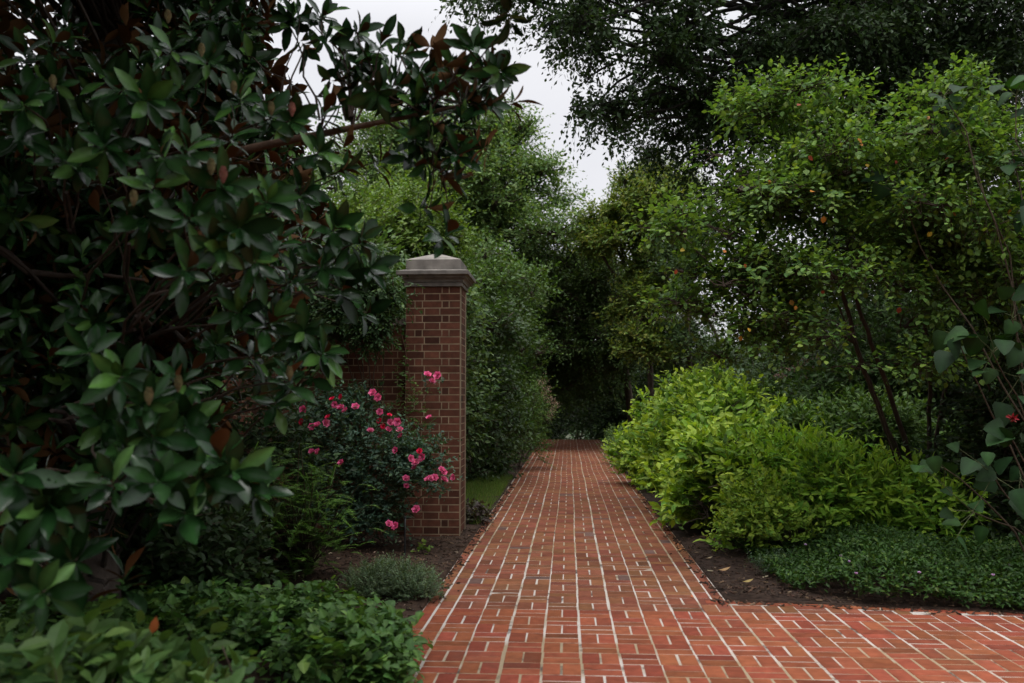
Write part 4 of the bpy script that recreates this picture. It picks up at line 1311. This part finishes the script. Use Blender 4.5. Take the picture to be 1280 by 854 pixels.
for i, (px, py, d) in enumerate(EXP):
    c = P(px, py, d)
    if i >= 61:
        ax_ = nrm(np.array([.42, -.42, .22]) + g.normal(size=3) * .45)
        k = int(g.integers(2, 8))
        src = main[np.argmin(np.linalg.norm(main - c, axis=1) + .25 * g.random(len(main)))] * .9 + c * .1
        size = .138
    else:
        src = spine[int(np.clip((c[2] - .3) / .75, 0, 5))] * .5 + c * .5 + g.normal(size=3) * .15
        ax_ = nrm(nrm(c - np.array([-2.9, 5.6, c[2] - .4])) + np.array([.25, -.45, .35]) + g.normal(size=3) * .4)
        limb(tw, g, spine[int(np.clip((c[2] - .3) / .75, 0, 5))], src, .02, .010, 5, .12, .03, 6, (.04, .03, .024))
        size = .148
    limb(tw, g, src, c - ax_ * .02, .007, .004, 6, .14, .03, 6, (.045, .03, .022))
    rosette(c, ax_, int(g.integers(11, 16)), size)
    for _ in range(0 if i < 61 and i % 2 else 1):                  # side shoots behind it
        c2 = c + g.normal(size=3) * np.array([.15, .08, .15]) + nrm(c - CAM) * (g.uniform(.35, 1.0) if i < 61 else g.uniform(-.1, .35)) * np.array([1, 1, .4])
        limb(tw, g, src, c2, .006, .003, 6, .14, .03, 5, (.04, .028, .02))
        rosette(c2, ax_ + g.normal(size=3) * .6, int(g.integers(8, 12)), size)
# inner and upper crown; unseen lobes overhead and beside the camera added for shade
lobm = [((-2.7, 5.1, 2.0), (1.1, .6, 1.6), 380), ((-3.5, 4.7, 2.4), (1.0, .8, 2.0), 340), ((-3.0, 7.6, 2.2), (1.5, 1.0, 1.9), 420), ((-4.6, 7.0, 3.0), (1.6, 1.3, 2.4), 380), ((-2.8, 5.9, 2.6), (1.5, 1.3, 1.6), 420), ((-2.9, 6.0, 4.4), (1.7, 1.5, 1.4), 420), ((-2.3, 6.0, 3.6), (1.1, 1.0, 1.1), 240), ((-2.6, 5.9, 1.2), (1.3, 1.1, 1.1), 340), ((-4.2, 5.2, 2.8), (1.4, 1.4, 2.2), 260), ((-2.6, 4.6, 5.8), (2.3, 2.3, 1.0), 1000), ((-3.2, 2.6, 5.0), (1.8, 1.8, 1.1), 700), ((-3.0, 3.2, 6.2), (1.4, 1.8, .7), 500), ((-3.2, 8.2, 3.6), (2.0, 1.2, 1.5), 500), 
        ((-4.0, 1.4, 2.8), (1.4, 1.8, 2.4), 420), ((-2.9, .6, 5.4), (2.0, 2.2, .9), 800)]
for i, (c, r, n) in enumerate(lobm):
    pos, out_, rf = shell(g, c, r, n, .25, 950 + i, .2, -.9)
    # stay out of the view's open right side
    rel = pos - CAM
    dep = rel @ _fw
    sx = CX + F_PX * (rel @ _rt) / np.maximum(dep, .1)
    sy = CY - F_PX * (rel @ _up) / np.maximum(dep, .1)
    lim = np.interp(sy, [-200, 0, 60, 120, 330, 420, 560, 640, 720, 900], [460, 350, 320, 370, 420, 330, 250, 220, 110, 60])
    ok = (pos[:, 2] > .15) & (np.linalg.norm(rel, axis=1) > 1.9) & ((dep < .3) | (sx < lim) | (sy < -60))
    for q, o in zip(pos[ok], out_[ok]):
        rosette(q, o + np.array([0, -.1, .45]) + g.normal(size=3) * .5, int(g.integers(7, 11)), .155)
    for q in pos[ok][::30]:
        limb(tw, g, spine[int(np.clip((q[2] - .8) / .75, 0, 5))], q, .014, .004, 7, .15, .05, 5, (.035, .027, .022))
sb = MB()
sb.tube([(-2.9, 5.6, -.1), (-2.92, 5.6, .5), (-2.88, 5.63, 1.4), (-2.93, 5.6, 2.6), (-2.9, 5.58, 3.8), (-2.88, 5.6, 5.0)], [.17, .14, .12, .10, .075, .03], 10, (.07, .055, .045))
sb.build('trunk', M_bark, mg, smooth=True)
low = np.array([P(x, y, 4.9) for x, y in [(-60, 280), (10, 318), (35, 340), (80, 345), (130, 344), (180, 350)]])
sb = MB()
sb.tube(low, [.028, .024, .02, .016, .012, .007], 7, (.055, .04, .032))
sb.build('limb', M_bark, mg, smooth=True)
tw.build('branches', M_bark, mg)
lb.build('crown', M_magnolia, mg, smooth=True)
for i, (px, py, d) in enumerate([(66, 104, 4.05), (210, 22, 4.3), (252, 64, 4.3), (292, 111, 4.2), (339, 137, 4.15), (365, 138, 4.15), (279, 220, 3.45), (264, 210, 3.5), (167, 249, 3.6), (186, 497, 3.25), (223, 481, 3.5), (362, 468, 4.05)]):
    cb = MB()
    c = P(px, py, d)
    N = 60
    ii = np.arange(N)
    zz = (ii + .5) / N
    a = ii * 2.39996
    rr_ = .012 * np.sin(math.pi * (zz * .86 + .12)) ** .7
    q = c + np.stack([rr_ * np.cos(a), rr_ * np.sin(a), (zz - .4) * .046], 1)
    sd, ax, nm = frames(np.stack([np.cos(a) * .5, np.sin(a) * .5, np.ones(N)], 1), np.stack([np.cos(a), np.sin(a), np.full(N, .3)], 1))
    cc = (.20, .08, .06) if i in (6, 5) else (.12, .10, .045)
    cb.inst(T_round[0], T_round[1], q, sd, ax, nm, np.full(N, .013), pal_pick(g, [(cc, 1)], N))
    f = np.linspace(0, 1, 7)
    cb.tube(c + np.stack([0 * f, 0 * f, (f - .55) * .05], 1), .011 * np.sin(math.pi * (f * .84 + .1)), 8, tuple(np.array(cc) * .8))
    cb.build('seed_cone', M_bark, mg)

# small things at the foot of the pillar
sk = thing('garden_stake', 'thin black garden stake standing in the mulch below the rose bush', 'stake', G(506, 697))
mb = MB()
c = G(506, 697)
mb.tube([c + np.array([0, 0, z]) for z in (-.05, .1, .25, .36)], .009, 8, (.012, .012, .012))
mb.build('rod', M_metal, sk, smooth=True)
mb = MB()
mb.tube([c + np.array([0, 0, z]) for z in (.36, .365, .372)], [.012, .013, .009], 8, (.012, .012, .012))
mb.build('tip', M_metal, sk)
c = G(527, 696)
plant('seedling', 'tiny light green seedling on the mulch near the foot of the pillar', 'seedling', c, [(c + np.array([0, 0, .08]), (.07, .06, .06))], 9, .07, 4, .045, GR_L, T_round, M_soft, 311, rmin=.3, stem_r=.002, stems=3, hole=-.6, up=.6, twr=.001)
c = G(597, 655)
plant('dark_leaf_plant', 'dark purplish low plant at the path edge beside the pillar', 'plant', c, [(c + np.array([-.05, .1, .10]), (.16, .35, .14))], 90, .12, 5, .06, [((.045, .032, .028), 2), ((.05, .05, .028), 1)], T_round, M_leaf, 312, rmin=.4, stem_r=.003, hole=-.5, up=.5, twr=.001)
g = rg(321)
gb = MB()
N = 12000
x, y = g.uniform(-1.75, -1.03, N), g.uniform(10.6, 17.0, N)
d_ = np.stack([g.normal(size=N) * .4, g.normal(size=N) * .4, np.ones(N)], 1)
sd, ax, nm = frames(d_, g.normal(size=(N, 3)))
gb.inst(T_needle[0], T_needle[1], np.stack([x, y, np.zeros(N)], 1), sd, ax, nm, g.uniform(.06, .15, N), pal_pick(g, [((.10, .18, .03), 2), ((.14, .22, .04), 1), ((.2, .19, .07), .4)], N), np.full(N, .6))
tag(gb.build('grass', M_leaf), 'short grass strip between the pillar and the tall shrubs', 'grass', kind='stuff')
# mulch chips
cb = MB()
N = 9000
side_ = g.random(N) < .55
x = np.where(side_, g.uniform(-3.4, XL - .09, N), g.uniform(XR + .2, 4.2, N))
y = np.where(side_, g.uniform(5.0, 10.4, N), bed_edge_y(x) + .03 + g.random(N) ** 1.3 * 3.2)
zz = soil(x, y) + .004
M_ = 900
ex = np.where(g.random(M_) < .5, XL - .085 + np.abs(g.normal(0, .05, M_)), XR + .195 - np.abs(g.normal(0, .05, M_)))
ey = g.uniform(6.6, 16, M_)
ey[::3] = bed_edge_y(ex[::3]) + 0
ex[::3] = g.uniform(XR + .1, 4.4, len(ex[::3]))
ey[::3] = bed_edge_y(ex[::3]) - np.abs(g.normal(0, .05, len(ex[::3])))
x, y, zz = np.concatenate([x, ex]), np.concatenate([y, ey]), np.concatenate([zz, np.full(M_, .006)])
N = N + M_
d_ = np.stack([g.normal(size=N), g.normal(size=N), g.normal(size=N) * .35], 1)
sd, ax, nm = frames(d_, np.stack([g.normal(size=N) * .5, g.normal(size=N) * .5, np.ones(N)], 1))
tv = np.array([(-.16, -.5, -.06), (.16, -.5, -.06), (.2, .5, -.06), (-.12, .5, -.06), (-.14, -.45, .08), (.12, -.5, .08), (.16, .5, .08), (-.1, .42, .08)], float)
tf = [(4, 5, 6, 7), (0, 1, 5, 4), (1, 2, 6, 5), (2, 3, 7, 6), (3, 0, 4, 7)]
cb.inst(tv, tf, np.stack([x, y, zz], 1), sd, ax, nm, g.uniform(.012, .05, N), pal_pick(g, [((.030, .018, .012), 5), ((.055, .032, .02), 3), ((.12, .08, .05), .7), ((.28, .22, .16), .12)], N))
tag(cb.build('mulch_chips', M_chip), 'dark bark chips strewn over the mulch beds', 'mulch', kind='stuff')
FL = 'fallen leaves on the ground'
for px, py, s_, col, lab, z in [(898, 720, .10, (.36, .22, .10), 'large tan fallen leaf on the mulch, nearest the path', .05), (928, 735, .085, (.30, .22, .08), 'yellowish-tan fallen leaf on the mulch close to the court edging', .05), (988, 720, .06, (.40, .10, .04), 'rust-red fallen leaf on the mulch by the grey-green sub-shrub', .06),
                                (848, 688, .05, (.55, .22, .04), 'small orange fallen leaf lying on the brick path', .006), (884, 704, .05, (.30, .24, .14), 'pale fallen leaf on the mulch near the path edging', .05), (866, 748, .045, (.40, .12, .05), 'small red fallen leaf on the bricks near the bed corner', .006)]:
    c = G(px, py)
    lf = MB()
    sd, ax, nm = frames(np.array([[g.normal() + .8, g.normal() * .4, .1]]), np.array([[g.normal() * .2, -.3, 1.0]]))
    lf.inst(T_mag[0] * np.array([1, 1, -1]), T_mag[1], np.zeros((1, 3)) + c * 0, sd, ax, nm, np.array([s_]), np.array([col]), np.array([1.1]))
    o = lf.build('fallen_leaf', M_leaf, smooth=True)
    o.location = (c[0], c[1], z)
    tag(o, lab, 'leaf', FL)
